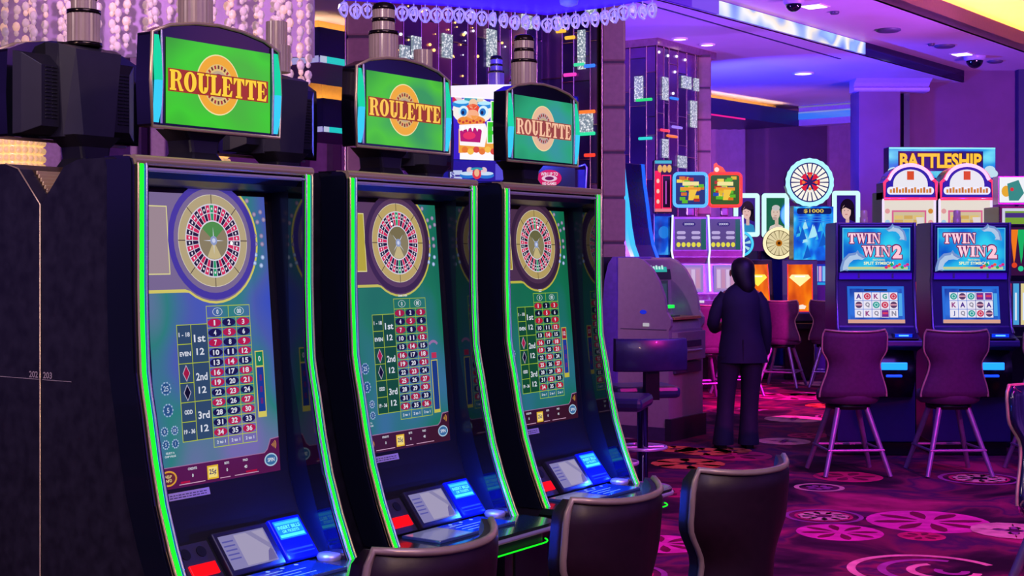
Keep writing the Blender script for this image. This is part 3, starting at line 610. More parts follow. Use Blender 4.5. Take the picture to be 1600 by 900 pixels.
def roulette_screen(cv, k):
    W_, H_ = .415, .7225
    bg = (A_BG, B_BG, C_BG)[k]
    gold = G(('#d8cc60', '#c8c050', '#c0b840')[k]); line = G(('#b8c828', '#a8c030', '#a0c828')[k]); white = G('#e0e4f0', .9)
    cv.rect(0, 0, W_, H_, 0, bg)
    # wooden surround of the wheel, its golden edge
    cx, cy, r = .223, .605, .118
    brown = G(('#7a6a90', '#5a3c58', '#4c3048')[k], .9); brown2 = G(('#4438a0', '#3a2440', '#382238')[k])  # nearest machine's mauve tones include the glare
    q = [(0, .475), (.12, .475)] + ell(cx, cy, .158, .16, 235, 360 + 48, 20) + [(.33, H_), (0, H_)]
    cv.poly(q, 1, gold); q = [(0, .483), (.12, .483)] + ell(cx, cy, .152, .154, 235, 360 + 48, 20) + [(.32, H_), (0, H_)]
    cv.poly(q, 2, brown)
    cv.rect(0, .52, .075, .69, 3, G(('#a08c90', '#b8a820', '#b09a28')[k])); cv.frame(0, .52, .075, .69, .003, 4, G('#e0d890'))
    cv.disc(cx, cy, .15, .15, 5, brown2, 40); cv.disc(cx, cy, .132, .133, 6, brown, 40)
    # the wheel
    cv.disc(cx, cy, r, r, 7, G('#d8d0b8'), 48); cv.disc(cx, cy, r * .985, r * .985, 8, G(('#b8a878', '#c0a860', '#b8a060')[k]), 48)
    for i in range(8):
        a = i * math.pi / 4; c, s_ = math.cos(a), math.sin(a); w = .0012
        cv.poly([(cx + c * r * .8 - s_ * w, cy + s_ * r * .8 + c * w), (cx + c * r - s_ * w, cy + s_ * r + c * w), (cx + c * r + s_ * w, cy + s_ * r - c * w), (cx + c * r * .8 + s_ * w, cy + s_ * r * .8 - c * w)], 9, G('#4a4028'))
    cv.disc(cx, cy, r * .80, r * .80, 9, G('#d8d4e0'), 48)
    pk, bk = G('#d82850', .9), G('#141424')
    for i in range(38):
        a0 = 360 * i / 38; a1 = 360 * (i + 1) / 38; m = G('#18a060') if i in (9, 28) else (pk, bk)[i % 2]
        for ro, ri in ((.77, .61), (.59, .44)):
            A = ell(cx, cy, r * ro, r * ro, a0 + .8, a1 - .8, 2); B = ell(cx, cy, r * ri, r * ri, a0 + .8, a1 - .8, 2)
            cv.poly(A + B[::-1], 10, m)
        am = math.radians((a0 + a1) / 2); cv.disc(cx + r * .69 * math.cos(am), cy + r * .69 * math.sin(am), .0028, .0036, 11, G('#f0e8f0'), 6)
    cv.disc(cx, cy, r * .43, r * .43, 11, G('#e0dce8'), 36); cv.disc(cx, cy, r * .41, r * .41, 12, G('#8a8058'), 36)
    cv.ring(cx, cy, r * .41, .001, 13, G(('#4a9038', '#7a7040', '#6a6840')[k]), 40, 140, 12); cv.ring(cx, cy, r * .40, .001, 13, G('#c8b880'), 240, 300, 8)
    for i in range(4):
        a = i * math.pi / 2 + (0, .8, .8)[k]; c, s_ = math.cos(a), math.sin(a); w = .002
        cv.poly([(cx - s_ * w, cy + c * w), (cx + c * r * .3, cy + s_ * r * .3), (cx + s_ * w, cy - c * w)], 14, G('#d8e0f0'))
    cv.disc(cx, cy, .012, .012, 15, G('#90a0c8'), 14); cv.disc(cx, cy, .006, .006, 16, G('#d0d8f0'), 10)
    a = (-.1, 2.0, 1.3)[k]; cv.disc(cx + r * .52 * math.cos(a), cy + r * .52 * math.sin(a), .005, .005, 17, G('#ffffff', 1.2), 10)
    if k == 1: cv.text('GAME OVER', .23, .448, .006, 2, white)
    if k == 2: cv.rect(.22, .45, .24, .452, 2, white); cv.rect(.222, .444, .238, .446, 2, white)
    for a, c in ((770,150),(840,160),(880,130),(805,200),(840,290),(885,265),(930,245),(860,350),(905,325),(950,305),(880,435),(928,435),(970,440),(885,500),(930,500),(970,505),(880,585),(928,605),(970,625),(870,650),(915,670),(960,690)):
        u_ = .345 + (220 + a / 5 - 386) * .0026; v_ = 1.67 - (280 + c / 5 - 400) / 2222 * 3.7 - 1.106
        if u_ < .412 and v_ < .715: cv.disc(u_, v_, .0075, .0068, 3, G('#8898c8' if c > 550 else '#84749c', .95), 8); cv.disc(u_, v_, .0045, .004, 4, G('#b8d0f0' if c > 550 else '#a898b8', .95), 8)
    # betting table
    x0, x1 = .186, .336; cw = (x1 - x0) / 3; zt = .409; rh = .025; lw = .0018
    def cellframe(a, b_, c, d_): cv.frame(a - lw / 2, b_ - lw / 2, c + lw / 2, d_ + lw / 2, lw, 3, line)
    panel = G(('#3a5a80', '#0e5a3c', '#0c5a30')[k], .6)
    cv.rect(.085, .109, x0, .395, 1, panel)
    for i in range(2):
        a = x0 + i * (x1 - x0) / 2; b_ = a + (x1 - x0) / 2; cellframe(a, zt, b_, zt + .03); cv.ring((a + b_) / 2, zt + .015, .017, .0155, 3, white, k=.62, n=18)
        cv.text(('0', '00')[i], (a + b_) / 2, zt + .015, .012, 3, white, w=(.007, .015)[i])
    for rI in range(12):
        for c in range(3):
            n_ = rI * 3 + c + 1; a = x0 + c * cw; t_ = zt - rI * rh; cellframe(a, t_ - rh, a + cw, t_)
            if n_ in RED: cv.disc(a + cw / 2, t_ - rh / 2, cw * .46, rh * .42, 2, G(('#b81848', '#a81838', '#b81828')[k], .9), 14)
            else: cv.disc(a + cw / 2, t_ - rh / 2, cw * .46, rh * .42, 2, G(('#16144a', '#101038', '#0a1420')[k]), 14)
            cv.text(str(n_), a + cw / 2, t_ - rh / 2, .0135, 4, white, bold=.03, w=.005 if n_ == 1 else .009 if n_ < 10 else .021)
    zb = zt - 12 * rh
    for c in range(3): cellframe(x0 + c * cw, zb - .024, x0 + (c + 1) * cw, zb); cv.text('2 to 1', x0 + (c + .5) * cw, zb - .012, .008, 4, white, w=.03)
    for i, s_ in enumerate(('1st', '2nd', '3rd')):
        t_ = .395 - i * .0953; cellframe(.131, t_ - .0953, x0, t_); cv.text(s_, .158, t_ - .035, .019, 4, white, w=.038); cv.text('12', .158, t_ - .068, .017, 4, white, w=.026)
    for i, s_ in enumerate(('1 - 18', 'EVEN', 'R', 'B', 'ODD', '19 - 36')):
        t_ = .395 - i * .0477; cellframe(.085, t_ - .0477, .131, t_); y = t_ - .024
        if s_ in 'RB':
            cv.poly([(.108, y - .021), (.12, y), (.108, y + .021), (.096, y)], 4, G('#c8c0d8')); cv.poly([(.108, y - .018), (.118, y), (.108, y + .018), (.098, y)], 5, G('#a81840' if s_ == 'R' else '#0a0a20'))
        else: cv.text(s_, .108, y, .011, 4, white, w=.026 if len(s_) < 4 else .036, bold=.03)
    # bet meter column on the right
    if k != 1:
        cv.rect(.346, .145, .377, .318, 2, gold); cv.rect(.349, .16, .374, .275, 3, G('#1c3a98')); cv.rect(.349, .279, .374, .315, 3, G('#10805a' if k == 0 else '#a01838')); cv.text('0' if k == 0 else '12', .3615, .297, .014, 4, white)
        for i in range(3): cv.rect(.358, .24 - i * .03, .366, .255 - i * .03, 4, G('#7a2a88', .7))
    else:
        cv.rect(.346, .09, .377, .25, 2, gold); cv.rect(.349, .1, .374, .247, 3, G('#1c3a88')); cv.ring(.362, .28, .03, .022, 2, G('#9a70a8'), 40, 140, 12)
        cv.rect(.35, .255, .374, .272, 3, G('#c03058'))
    # chips
    for x, y, r_, s_ in ((.04, .243, .0165, '25'), (.043, .19, .0165, '5'), (.028, .14, .011, '0'), (.06, .14, .011, '10'), (.03, .108, .011, '5'), (.06, .108, .011, '1')):
        cv.disc(x, y, r_, r_, 2, G('#5a88b8', .8), 18); cv.disc(x, y, r_ * .8, r_ * .8, 3, G('#2a5890', .8), 18); cv.text(s_, x, y, r_ * .8, 4, G('#b8c8e0'))
        for i in range(10):
            a = i * math.pi / 5; cv.disc(x + r_ * .9 * math.cos(a), y + r_ * .9 * math.sin(a), .0022, .0022, 4, G('#a8c0e0'), 6)
    cv.text('SELECT A', .042, .087, .005, 4, white); cv.text('CHIP VALUE', .042, .079, .005, 4, white)
    # lower bar
    mar = G(('#5a1850', '#401830', '#3a1428')[k], .85)
    cv.poly([(0, 0), (W_, 0), (W_, .088), (.385, .085), (.372, .06), (.36, .052), (0, .052)], 2, mar); cv.poly([(0, .051), (.36, .051), (.372, .059), (.385, .084), (W_, .087), (W_, .089), (.383, .087), (.371, .062), (.359, .053), (0, .053)], 3, G('#a070a0'))
    cv.disc(.032, .026, .027, .019, 3, G('#e0a030'), 22); cv.disc(.032, .026, .022, .015, 4, G('#6a2838'), 20); cv.text('HELP', .032, .031, .007, 5, G('#f0d890')); cv.text('INFO', .032, .021, .007, 5, G('#f0d890'))
    cv.rect(.158, .008, .195, .042, 3, G('#e8b828')); cv.rect(.162, .012, .191, .038, 4, G('#f8e080')); cv.text('25¢', .176, .025, .016, 5, G('#20206a'), w=.024)
    for x, s_, v_ in ((.11, 'CREDITS', '0'), (.225, 'BETS', '0'), (.29, 'PAID', '40')): cv.text(s_, x, .042, .006, 4, white); cv.text(v_, x, .025, .008, 4, white)
    cv.rect(.065, .006, .15, .008, 4, G('#d0a0c0')); cv.rect(.2, .006, .235, .008, 4, G('#d0a0c0')); cv.rect(.25, .006, .335, .008, 4, G('#d0a0c0'))
    if k == 0: cv.rect(.07, .009, .1, .014, 4, G('#b01040')); cv.rect(.29, .009, .33, .014, 4, G('#b01040'))
    cv.disc(.382, .032, .024, .017, 3, G('#a8c8e0'), 22); cv.disc(.382, .032, .020, .0135, 4, G('#3a6aa0'), 20); cv.text('SPIN', .382, .032, .01, 5, white)
    for i in range(4): cv.ring(.385, .07, .004 + i * .005, .002 + i * .005, 4, G('#e0a040'), -35, 35, 6)

def topper_display(b, k):
    cv = Canvas(b, (.128, .048, 1.99), (1, 0, 0), (0, 0, 1), .0004)
    g = art('topper_green_%d' % k, [(.3, ('#38a020', '#38a030', '#208860')[k]), (.5, ('#40d018', '#50c828', '#2ca878')[k]), (.7, ('#48b828', '#3a9a58', '#3a9aa0')[k])], (4, 1, 6), power=.95)
    cv.rect(0, 0, .354, .208, 0, g)
    cx, cy = .17, .108
    gold = (G('#f0a818', 1.), G('#f0a828', 1.), G('#e8b898', 1.))[k]
    cv.disc(cx, cy, .074, .076, 1, G('#f0e0a0', 1.), 44); cv.disc(cx, cy, .071, .073, 2, gold, 44); cv.disc(cx, cy, .05, .052, 3, G(('#e8c878', '#e0b870', '#c8a8a8')[k]), 40)
    for i in range(24):
        a = i * math.pi / 12; c, s_ = math.cos(a), math.sin(a)
        cv.poly([(cx + .038 * c - .003 * s_, cy + .04 * s_ + .003 * c), (cx + .047 * c - .003 * s_, cy + .049 * s_ + .003 * c), (cx + .047 * c + .003 * s_, cy + .049 * s_ - .003 * c), (cx + .038 * c + .003 * s_, cy + .04 * s_ - .003 * c)], 4, G('#b03020' if i % 2 else '#6a3a20'))
    cv.disc(cx, cy, .034, .035, 4, G('#c8b088'), 36); cv.disc(cx, cy, .027, .028, 5, G('#5a3a48'), 30); cv.disc(cx, cy, .015, .016, 6, G('#c0a890'), 24)
    out = G(('#a83410', '#a03a18', '#a04848')[k]); face = G(('#ffd028', '#ffc848', '#f8c0a0')[k], 1.)  # farthest sign has glare put into its pinkish and teal colours
    cv.rect(.004, cy - .03, .344, cy + .026, 7, out)
    cv.slab('ROULETTE', .008, cy - .027, .05, .333, 10, face, G('#8a2808'), .0014)

def tower(parent, x, y, z0, m=None, s=1.):
    m = m or m_lens; t = MB()
    def ribbed(r, a, b_):
        seg = 48; v = []
        for z in (a, b_):
            for i in range(seg): rr_ = r * (1 if i % 2 else .965); v.append((x + rr_ * math.cos(2 * math.pi * i / seg), y + rr_ * math.sin(2 * math.pi * i / seg), z))
        t.add(v, [(i, (i + 1) % seg, seg + (i + 1) % seg, seg + i) for i in range(seg)], m)
    r1, r2 = .0435 * s, .0335 * s; z1 = z0 + .092 * s; z2 = z0 + .13 * s; z3 = z0 + .166 * s
    ribbed(r1, z0 + .008, z1); ribbed(r2, z1, z2); ribbed(r2, z2, z3)
    o = t.build('tower_light', parent)
    t = MB()
    for z, r_ in ((z0 + .004, r1 * 1.12), (z1, r1 * 1.04), (z2, r2 * 1.05), (z3, r2 * 1.03)): t.lathe([(r_ * .9, z - .006), (r_, z - .005), (r_, z + .005), (r_ * .9, z + .006)], m_ring, (x, y, 0), 24)
    t.lathe([(r2, z3 + .004), (r2 * .92, z3 + .012), (r2 * .5, z3 + .017), (.002, z3 + .018)], m_ring, (x, y, 0), 24)
    t.build('lamp_rings', o); return o

ARCH = [(.085, 1.98), (.515, 1.98), (.52, 2.09), (.515, 2.205), (.46, 2.228), (.38, 2.242), (.30, 2.247), (.22, 2.242), (.14, 2.228), (.085, 2.205), (.08, 2.09)]
def topper_body(root, front=True, y0=.05):
    b = MB(); b.prism(ARCH, 'y', y0, y0 + .05, m_gloss)
    h = b.build('topper_housing', root, bevel=.006)
    b = MB()   # rear shell: two vented wings and a deep middle block
    for sx in (-1, 1):
        c = .3; xs = sorted((c + sx * .09, c + sx * .205))
        rings = []
        for y, ins, zt_, zb_ in ((.095, .0, 2.205, 1.985), (.115, .02, 2.2, 1.99), (.145, .06, 2.17, 2.01)):
            a, e_ = (xs[0] + (ins if sx < 0 else 0), xs[1] - (ins if sx > 0 else 0)); rings.append([(a, y, zb_), (e_, y, zb_), (e_, y, zt_), (a, y, zt_)])
        b.loft(rings, m_dark, False)
        for i in range(15):
            z = 2.03 + i * .0095
            for xa in (0, .034): b.box(xs[0] + (.062 if sx < 0 else .006) + xa * .6, xs[0] + (.08 if sx < 0 else .024) + xa * .6, .145, .148, z, z + .004, m_matt)
    rings = [[(.3 - w, y, zb_), (.3 + w, y, zb_), (.3 + w2, y, zt_), (.3 - w2, y, zt_)] for y, w, w2, zb_, zt_ in ((.095, .09, .1, 1.985, 2.238), (.15, .08, .095, 1.985, 2.23), (.195, .05, .075, 1.99, 2.215))]
    b.loft(rings, mat('dark_shell', '#34313f', .35, noise=.08), False); b.build('rear_shell', h, bevel=.008)
    b = MB()   # neck
    rings = []
    for z, w, d_ in ((1.885, .075, .07), (1.9, .06, .06), (1.93, .045, .045), (1.96, .05, .045), (1.99, .08, .055)): rings.append([(.3 - w, .14 - d_, z), (.3 + w, .14 - d_, z), (.3 + w, .14 + d_, z), (.3 - w, .14 + d_, z)])
    b.loft(rings, m_dark, False); b.build('neck', h, bevel=.008)
    b = MB(); p = [(x, y0 - .003, z) for x, z in ARCH]; b.tube(p, .0045, m_chrome, 8, True)
    b.tube([(.112, y0 - .004, 1.988), (.112, y0 - .008, 2.1), (.112, y0 - .004, 2.212)], .0035, m_chromec, 6); b.tube([(.488, y0 - .004, 1.988), (.488, y0 - .008, 2.1), (.488, y0 - .004, 2.212)], .0035, m_chromec, 6)
    b.build('chrome_trim', h)
    for sx in (0, 1):
        b = MB(); x = .09 if sx == 0 else .494
        pr = [(y0 - .002, 1.99), (y0 - .012, 2.03), (y0 - .016, 2.09), (y0 - .012, 2.15), (y0 - .002, 2.2)]
        b.band(pr[:3], x, x + .016, .012, m_cyan); b.band(pr[2:], x, x + .016, .012, m_teal); b.build('edge_light', h)
    return h

def roulette_machine(k, label, front=True):
    o = Vector((-.866, 3.29, 0)) + D * (.74 * k)
    root = thing('roulette_machine', label, 'roulette machine', o, ROT, 'roulette machines in the front row')
    SIDE = [(y + .004, z) for y, z in PR[1:]] + [(-.13, .85), (-.05, .80), (-.012, .74), (-.012, 0), (.335, 0), (.335, 1.795), (.25, 1.885), (.2, 1.9)]
    b = MB(); b.prism(SIDE, 'x', -.012, .03, m_side); b.prism(SIDE, 'x', .552, .592, m_side)
    b.prism([(.1, 1.9), (.2, 1.9), (.25, 1.885), (.335, 1.795), (.335, 0), (.0, 0), (.0, .8), (.02, .86), (.06, 1.05), (.13, 1.86)], 'x', .03, .552, m_brn)
    for i in range(9): b.box(.03, .55, .262 + i * .008, .266 + i * .008, 1.872 - i * .0092, 1.883 - i * .0092, m_chrome)
    b.build('cabinet', root, bevel=.004)
    b = MB()   # glossy front edges of the sides
    for x in (-.0135, .0205, .55, .5825): b.band(off(PR, -.002), x, x + .011, .05, m_gloss)
    for x in (-.0155, .5915): b.band(off(PR[2:], .004), x, x + .004, .085, m_edge)
    b.build('front_edge', root)
    for x in (.0045, .5675):
        b = MB(); b.band(off(PR, -.006), x, x + .0095, .01, m_green); b.band(off(PR, -.005), x + .0097, x + .0125, .008, glow('#3a80f0', .8)); b.build('green_light_strip', root)  # thin blue band paints a chrome reflection as glow
    b = MB()
    for x in (-.003, .0215, .5625, .585): b.tube([(x, y - .006, z) for y, z in PR], .0032, m_chrome if x < .02 or x > .57 else m_chromec, 6)
    b.build('chrome_edging', root)
    b = MB(); b.tube([(-.01, .004, 1.893), (.59, .004, 1.893)], .0125, m_chrome, 12); b.tube([(.02, .002, 1.872), (.565, .002, 1.872)], .005, m_chromec, 8)
    b.box(-.005, .585, .005, .11, 1.893, 1.905, m_gloss); b.build('top_rail', root)
    b = MB(); b.band([(.003, 1.872), (.02, 1.853), (.06, 1.842), (.114, 1.838)][::-1], .03, .552, .012, mat('header_navy', '#101832', .34, 0, noise=0)); b.build('header_panel', root)
    b = MB(); b.band([(.13, 1.85), (.0495, 1.103)], .03, .552, .012, m_matt)
    b.band([(.0495, 1.103), (.036, 1.06), (.016, 1.01), (.002, .985)], .03, .552, .02, m_matt)
    for x in (.03, .5515): b.ribbon(off(PR[2:], .002), x, x + .0005, m_cheek)
    b.build('screen_surround', root)
    # inner cheeks, glossy
    b = MB()
    chk = [(.004, 1.868), (.004, 1.6), (-.004, 1.42), (-.024, 1.3), (-.067, 1.1), (-.14, .90), (-.05, .89), (.01, .99), (.045, 1.1), (.115, 1.85)]
    b.prism(chk, 'x', .5505, .552, m_cheek); b.prism(chk, 'x', .03, .0315, m_cheek); b.build('inner_cheeks', root)
    th = math.atan2(.06, .72); V = (0, math.sin(th), math.cos(th))
    b = MB(); b.box(0, .415, .0005, .006, 0, .7225, m_matt)
    sM = Matrix.Translation((.105, .0485, 1.106)) @ Matrix.Rotation(-th, 4, 'X')
    b.v = [tuple(sM @ Vector(q)) for q in b.v]
    cv = Canvas(b, (.105, .0475, 1.106), (1, 0, 0), V, .00018); roulette_screen(cv, k); b.build('game_screen', root)
    b = MB(); cs = Canvas(b, (.105, .0405, 1.079), (1, 0, 0), (0, .3, .954), .0006); cs.rect(.0, 0, .16, .018, 1, mat('white_sticker', '#c8b8e0', .6, 0, noise=.02))
    dk = mat('sticker_ink', '#3a3060', .6, noise=0)
    for i in range(2):
        rs = random.Random(5 + i); x = .004
        while x < .15: w = rs.uniform(.004, .012); cs.rect(x, .004 + i * .006, min(x + w, .155), .0062 + i * .006, 2, dk); x += w + .003
    b.build('notice_sticker', root)
    # component panel
    y0, z0, y1, z1 = -.072, .892, .002, .985; Lp = math.hypot(y1 - y0, z1 - z0); an = math.atan2(y1 - y0, z1 - z0)
    pM = Matrix.Translation((0, y0, z0)) @ Matrix.Rotation(-an, 4, 'X')      # local: x, y into the panel, z up the slope
    b = MB(); b.M = pM; b.box(.0315, .5505, 0, .02, 0, Lp, m_matt); pan = b.build('component_panel', root)
    b = MB(); b.M = pM; b.box(.095, .205, -.006, .002, .0, .108, mat('slate_plastic', '#383450', .4))
    for x in (.122, .172): b.lathe([(.0145, -.0085), (.0145, -.006)], m_matt, (x, 0, .082), 20, ax='y')
    cr_ = b.build('card_reader', root, bevel=.0015)
    b = MB(); b.M = pM; b.box(.112, .195, -.011, -.004, .018, .05, G('#ff0c14', 1.2)); b.build('red_lamp', cr_, bevel=.001)
    b = MB(); b.M = pM; b.box(.217, .405, -.016, .002, -.004, .118, mat('bezel_plastic', '#2c2a44', .3)); ds = b.build('player_display', root, bevel=.004)
    b = MB(); b.M = pM; c = Canvas(b, (.23, -.0168, .01), (1, 0, 0), (0, 0, 1), .0004); c.rect(0, 0, .155, .094, 0, G('#8a84b8', .9)); c.rect(.05, .004, .15, .09, 1, G('#a8a0c0', .9))
    for i in range(5): c.rect(.005, .075 - i * .012, .042, .079 - i * .012, 1, G('#5a58a8'))
    c.poly([(.09, .09), (.15, .03), (.15, .05), (.11, .09)], 2, G('#8c86b0')); c.poly([(.12, .004), (.15, .004), (.15, .04), (.135, .03)], 2, G('#7068a0')); b.build('lit_display', ds)
    b = MB(); b.M = pM; b.box(.415, .53, -.014, .002, .0, .122, mat('blue_bezel', '#101070', .2, 0, '#0210d0', 1., noise=0)); ba = b.build('bill_acceptor', root, bevel=.004)
    b = MB(); b.M = pM; c = Canvas(b, (.425, -.0152, .06), (1, 0, 0), (0, 0, 1), .0004); c.rect(0, 0, .095, .052, 0, G('#1468ff', 2.2)); c.rect(.004, .004, .091, .012, 1, G('#40c8ff', 2.)); c.rect(.004, .04, .091, .048, 1, G('#30a0ff', 2.))
    c.text('INSERT BILLS', .0475, .032, .010, 2, G('#60e0ff', 1.6), w=.08); c.text('OR TICKETS', .0475, .02, .008, 2, G('#60e0ff', 1.6), w=.06)
    c.rect(.0, -.035, .095, -.03, 1, G('#2040ff', 1.6)); c.rect(.0, -.045, .095, -.042, 1, G('#2040ff', 1.4)); b.build('lit_slot', ba)
    l = bpy.data.lights.new('bill_fill_light', 'POINT'); l.color = (.01, .06, 1); l.energy = 3; l.shadow_soft_size = .006  # added fill that strengthens the acceptor's blue spill
    lo = bpy.data.objects.new('bill_fill_light', l); COL.objects.link(lo); lo.parent = root; lo.location = (.475, -.115, .965)
    # deck
    dk_ = [(-.01, -.06), (-.012, -.2)] + [(.05 + .062 * math.cos(math.radians(a)), -.245 + .062 * math.sin(math.radians(a))) for a in range(180, 271, 15)] + [(.53 + .072 * math.cos(math.radians(a)), -.235 + .072 * math.sin(math.radians(a))) for a in range(270, 361, 15)] + [(.602, -.15), (.59, -.06)]
    b = MB(); b.prism(dk_, 'z', .868, .888, mat('deck_teal', '#20302e', .2, 0, coat=.4, noise=0)); b.prism([(x * .96 + .012, y * .9) for x, y in dk_], 'z', .82, .868, m_matt); dek = b.build('button_deck', root, bevel=.006)
    b = MB(); b.tube([(x, y, .872) for x, y in dk_[1:-1]], .007, m_chromec, 8); b.build('deck_trim', dek)
    b = MB(); b.tube([(x * .97 + .009, y * .955, .83) for x, y in dk_[2:-4]], .0025, glow('#12e820', 1.3, False), 6); b.build('under_deck_light', dek)
    b = MB(); b.box(.11, .47, -.23, -.095, .888, .896, mat('button_glass', '#3a4070', .06, 0, '#101c58', .8, coat=1, noise=0))
    c = Canvas(b, (.11, -.23, .8965), (1, 0, 0), (0, 1, 0), .0004); c.rect(.005, .005, .15, .13, 0, G('#6a6a98', .8)); c.rect(.15, .005, .35, .13, 0, G('#0a28c0', 1.1))
    for i in range(4): c.rect(.17, .03 + i * .022, .17 + (.11, .08, .12, .06)[i], .034 + i * .022, 1, G('#80b0ff'))
    for i in range(3): c.disc(.2 + i * .05, .118, .006, .006, 1, G('#a0c8ff'), 10)
    b.build('button_panel', dek, bevel=.002)
    b = MB(); b.lathe([(.03, .888), (.033, .896), (.028, .904), (.005, .905)], m_chromec, (.535, -.11, 0), 20); b.build('coin_cup', dek)
    # lower door and vents
    b = MB(); b.box(.05, .24, -.01, .0, .12, .74, m_matt); b.box(.26, .545, -.01, .0, .12, .74, m_side)
    for i in range(20): b.box(.275, .53, -.016, -.01, .2 + i * .0235, .206 + i * .0235, m_chromec)
    b.build('base_door', root, bevel=.002)
    b = MB(); b.box(-.005, .585, -.03, .0, 0, .1, m_gloss); b.build('kick_plate', root)
    h = topper_body(root)
    b = MB(); topper_display(b, k); b.build('topper_screen', h)
    tower(h, .29, .12, 2.236)
    # fleet number on the near side panel
    if k == 0:
        b = MB(); c = Canvas(b, (-.0126, .31, 1.38), (0, -1, 0), (0, 0, 1), .0004); c.text('203', .0, .0, .016, 1, mat('number_ink', '#b8a8b0', .6, noise=0), w=.034); c.rect(-.02, -.012, .09, -.0105, 1, mat('number_ink'))
        b.build('machine_number', root)
    return root
roulette_machine(0, 'nearest roulette machine, its upper screen bright green with golden lettering')
roulette_machine(1, 'middle roulette machine of the row, between its two twins')
roulette_machine(2, 'farthest roulette machine, its lettering washed pink on teal')

# back row, standing back to back with the front row
back0 = None
for k, lab in enumerate(('black cabinet back to back with the nearest roulette machine, number 202 on its side', 'machine back to back with the middle roulette machine, only its black topper in view', 'machine back to back with the farthest roulette machine, vented topper by the dragon sign')):
    o = Vector((-.866, 3.29, 0)) + D * (.74 * k + .58) + E_ * .674
    if k == 0:
        root = back0 = thing('slot_machine', lab, 'slot machine', o, ROT + math.pi, 'back row of the roulette bank')
        SIDE = [(y + .004, z) for y, z in PR[1:]] + [(-.13, .85), (-.05, .80), (-.012, .74), (-.012, 0), (.335, 0), (.335, 1.795), (.25, 1.885), (.2, 1.9)]
        b = MB(); b.prism(SIDE, 'x', -.012, .03, m_side); b.prism(SIDE, 'x', .552, .592, m_side)
        b.prism([(.0, 1.9), (.2, 1.9), (.25, 1.885), (.335, 1.795), (.335, 0), (.0, 0)], 'x', .03, .552, m_brn)
        for i in range(9): b.box(.03, .55, .262 + i * .008, .266 + i * .008, 1.872 - i * .0092, 1.883 - i * .0092, m_chrome)
        b.build('cabinet', root, bevel=.004)
        b = MB(); b.tube([(.5925, y, z) for y, z in ((.2, 1.9), (.25, 1.886), (.335, 1.796), (.335, 0.))], .002, m_chrome, 5); b.build('edge_trim', root)
        h = topper_body(root); tower(h, .29, .12, 2.236)
        b = MB(); c = Canvas(b, (.5926, .31, 1.38), (0, 1, 0), (0, 0, 1), .0004); c.text('202', -.0, .0, .016, 1, mat('number_ink'), w=.034); c.rect(-.22, -.012, .02, -.0105, 1, mat('number_ink')); b.build('machine_number', root)
    else: dup(back0, o, ROT + math.pi, lab, skip=('machine_number',))

# ------------------------------------------------------------------ stools
m_leather = mat('plum_leather', '#2a101e', .42, noise=.15, nscale=40, bump=.05)
m_leath2 = mat('plum_fabric', '#4c1a4e', .7, noise=.12, nscale=40)
m_piping = mat('silver_piping', '#b89c90', .3, .3)
m_leg = mat('brushed_leg', '#9a7ab0', .35, .6)
m_legd = mat('dark_steel', '#2a2430', .3, .7)
def back_shell(b, m, zb=.6, zt=1.1, w0=.225, wm=.18, w1=.245, th=.045, wrap=.09, lean=.05, ear=.012):
    """wing stool back: narrow waist, wide top; local front is -y"""
    def hw(f): 
        if f < .5: u = f / .5; return w0 + (wm - w0) * (3 * u * u - 2 * u ** 3)
        if f < .74: u = (f - .5) / .24; return wm + (w1 - wm) * (3 * u * u - 2 * u ** 3)
        if f < .9: return w1
        u = (f - .9) / .1; return w1 - .02 * u * u
    def P_(f, g, d):       # f height 0..1, g -1..1 across, d depth offset
        x = hw(f) * g; y = -wrap * abs(g) ** 2.2 + lean * f + d
        return (x, y, zb + (zt - zb) * f + ear * max(0, f - .8) * 5 * (abs(g) ** 3))
    fs = [i / 20 for i in range(21)]; gs = [-1 + i / 6 for i in range(13)]
    rings = []
    for f in fs:
        k = .35 if f in (0, 1) else 1
        rings.append([P_(f, g, th / 2 * k) for g in gs] + [P_(f, g, -th / 2 * k) for g in gs[::-1]])
    b.loft(rings, m, True)
    return P_, fs, gs
def wing_stool(name, label, lf, loc, rz, group, shape=dict(w0=.2, wm=.15, w1=.212)):
    t = thing(name, label, 'stool', loc, rz, group)
    b = MB(); P_, fs, gs = back_shell(b, lf, **shape); bk = b.build('backrest', t)
    b = MB(); path = [P_(f, -1, .018) for f in fs] + [P_(1, g, .018) for g in gs[1:-1]] + [P_(f, 1, .018) for f in fs[::-1]]
    b.tube(path, .0085, m_piping, 6); b.build('piping', bk)
    b = MB(); q = ell(0, -.21, .235, .225, 0, 360, 24)[:-1]
    rings = [[(x * s_, -.21 + (y + .21) * s_, z) for x, y in q] for s_, z in ((.9, .545), (1, .565), (1.02, .61), (.97, .64), (.6, .65))]
    b.loft(rings, lf, True); b.build('seat', t)
    b = MB(); b.lathe([(.15, .5), (.17, .505), (.17, .545), (.15, .55)], m_legd, (0, -.2, 0), 20); b.build('swivel_plate', t)
    b = MB(); s_ = .21; z = .2; b.tube([(-s_, -.2 - s_, z), (s_, -.2 - s_, z), (s_, -.2 + s_, z), (-s_, -.2 + s_, z)], .011, m_leg, 8, True, False); b.build('footrest', t)
    for sx in (-1, 1):
        for sy in (-1, 1):
            b = MB(); b.tube([(sx * .11, -.2 + sy * .11, .51), (sx * .25, -.2 + sy * .25, 0.006)], [.024, .018], m_leg, 8); b.build('leg', t)
    return t
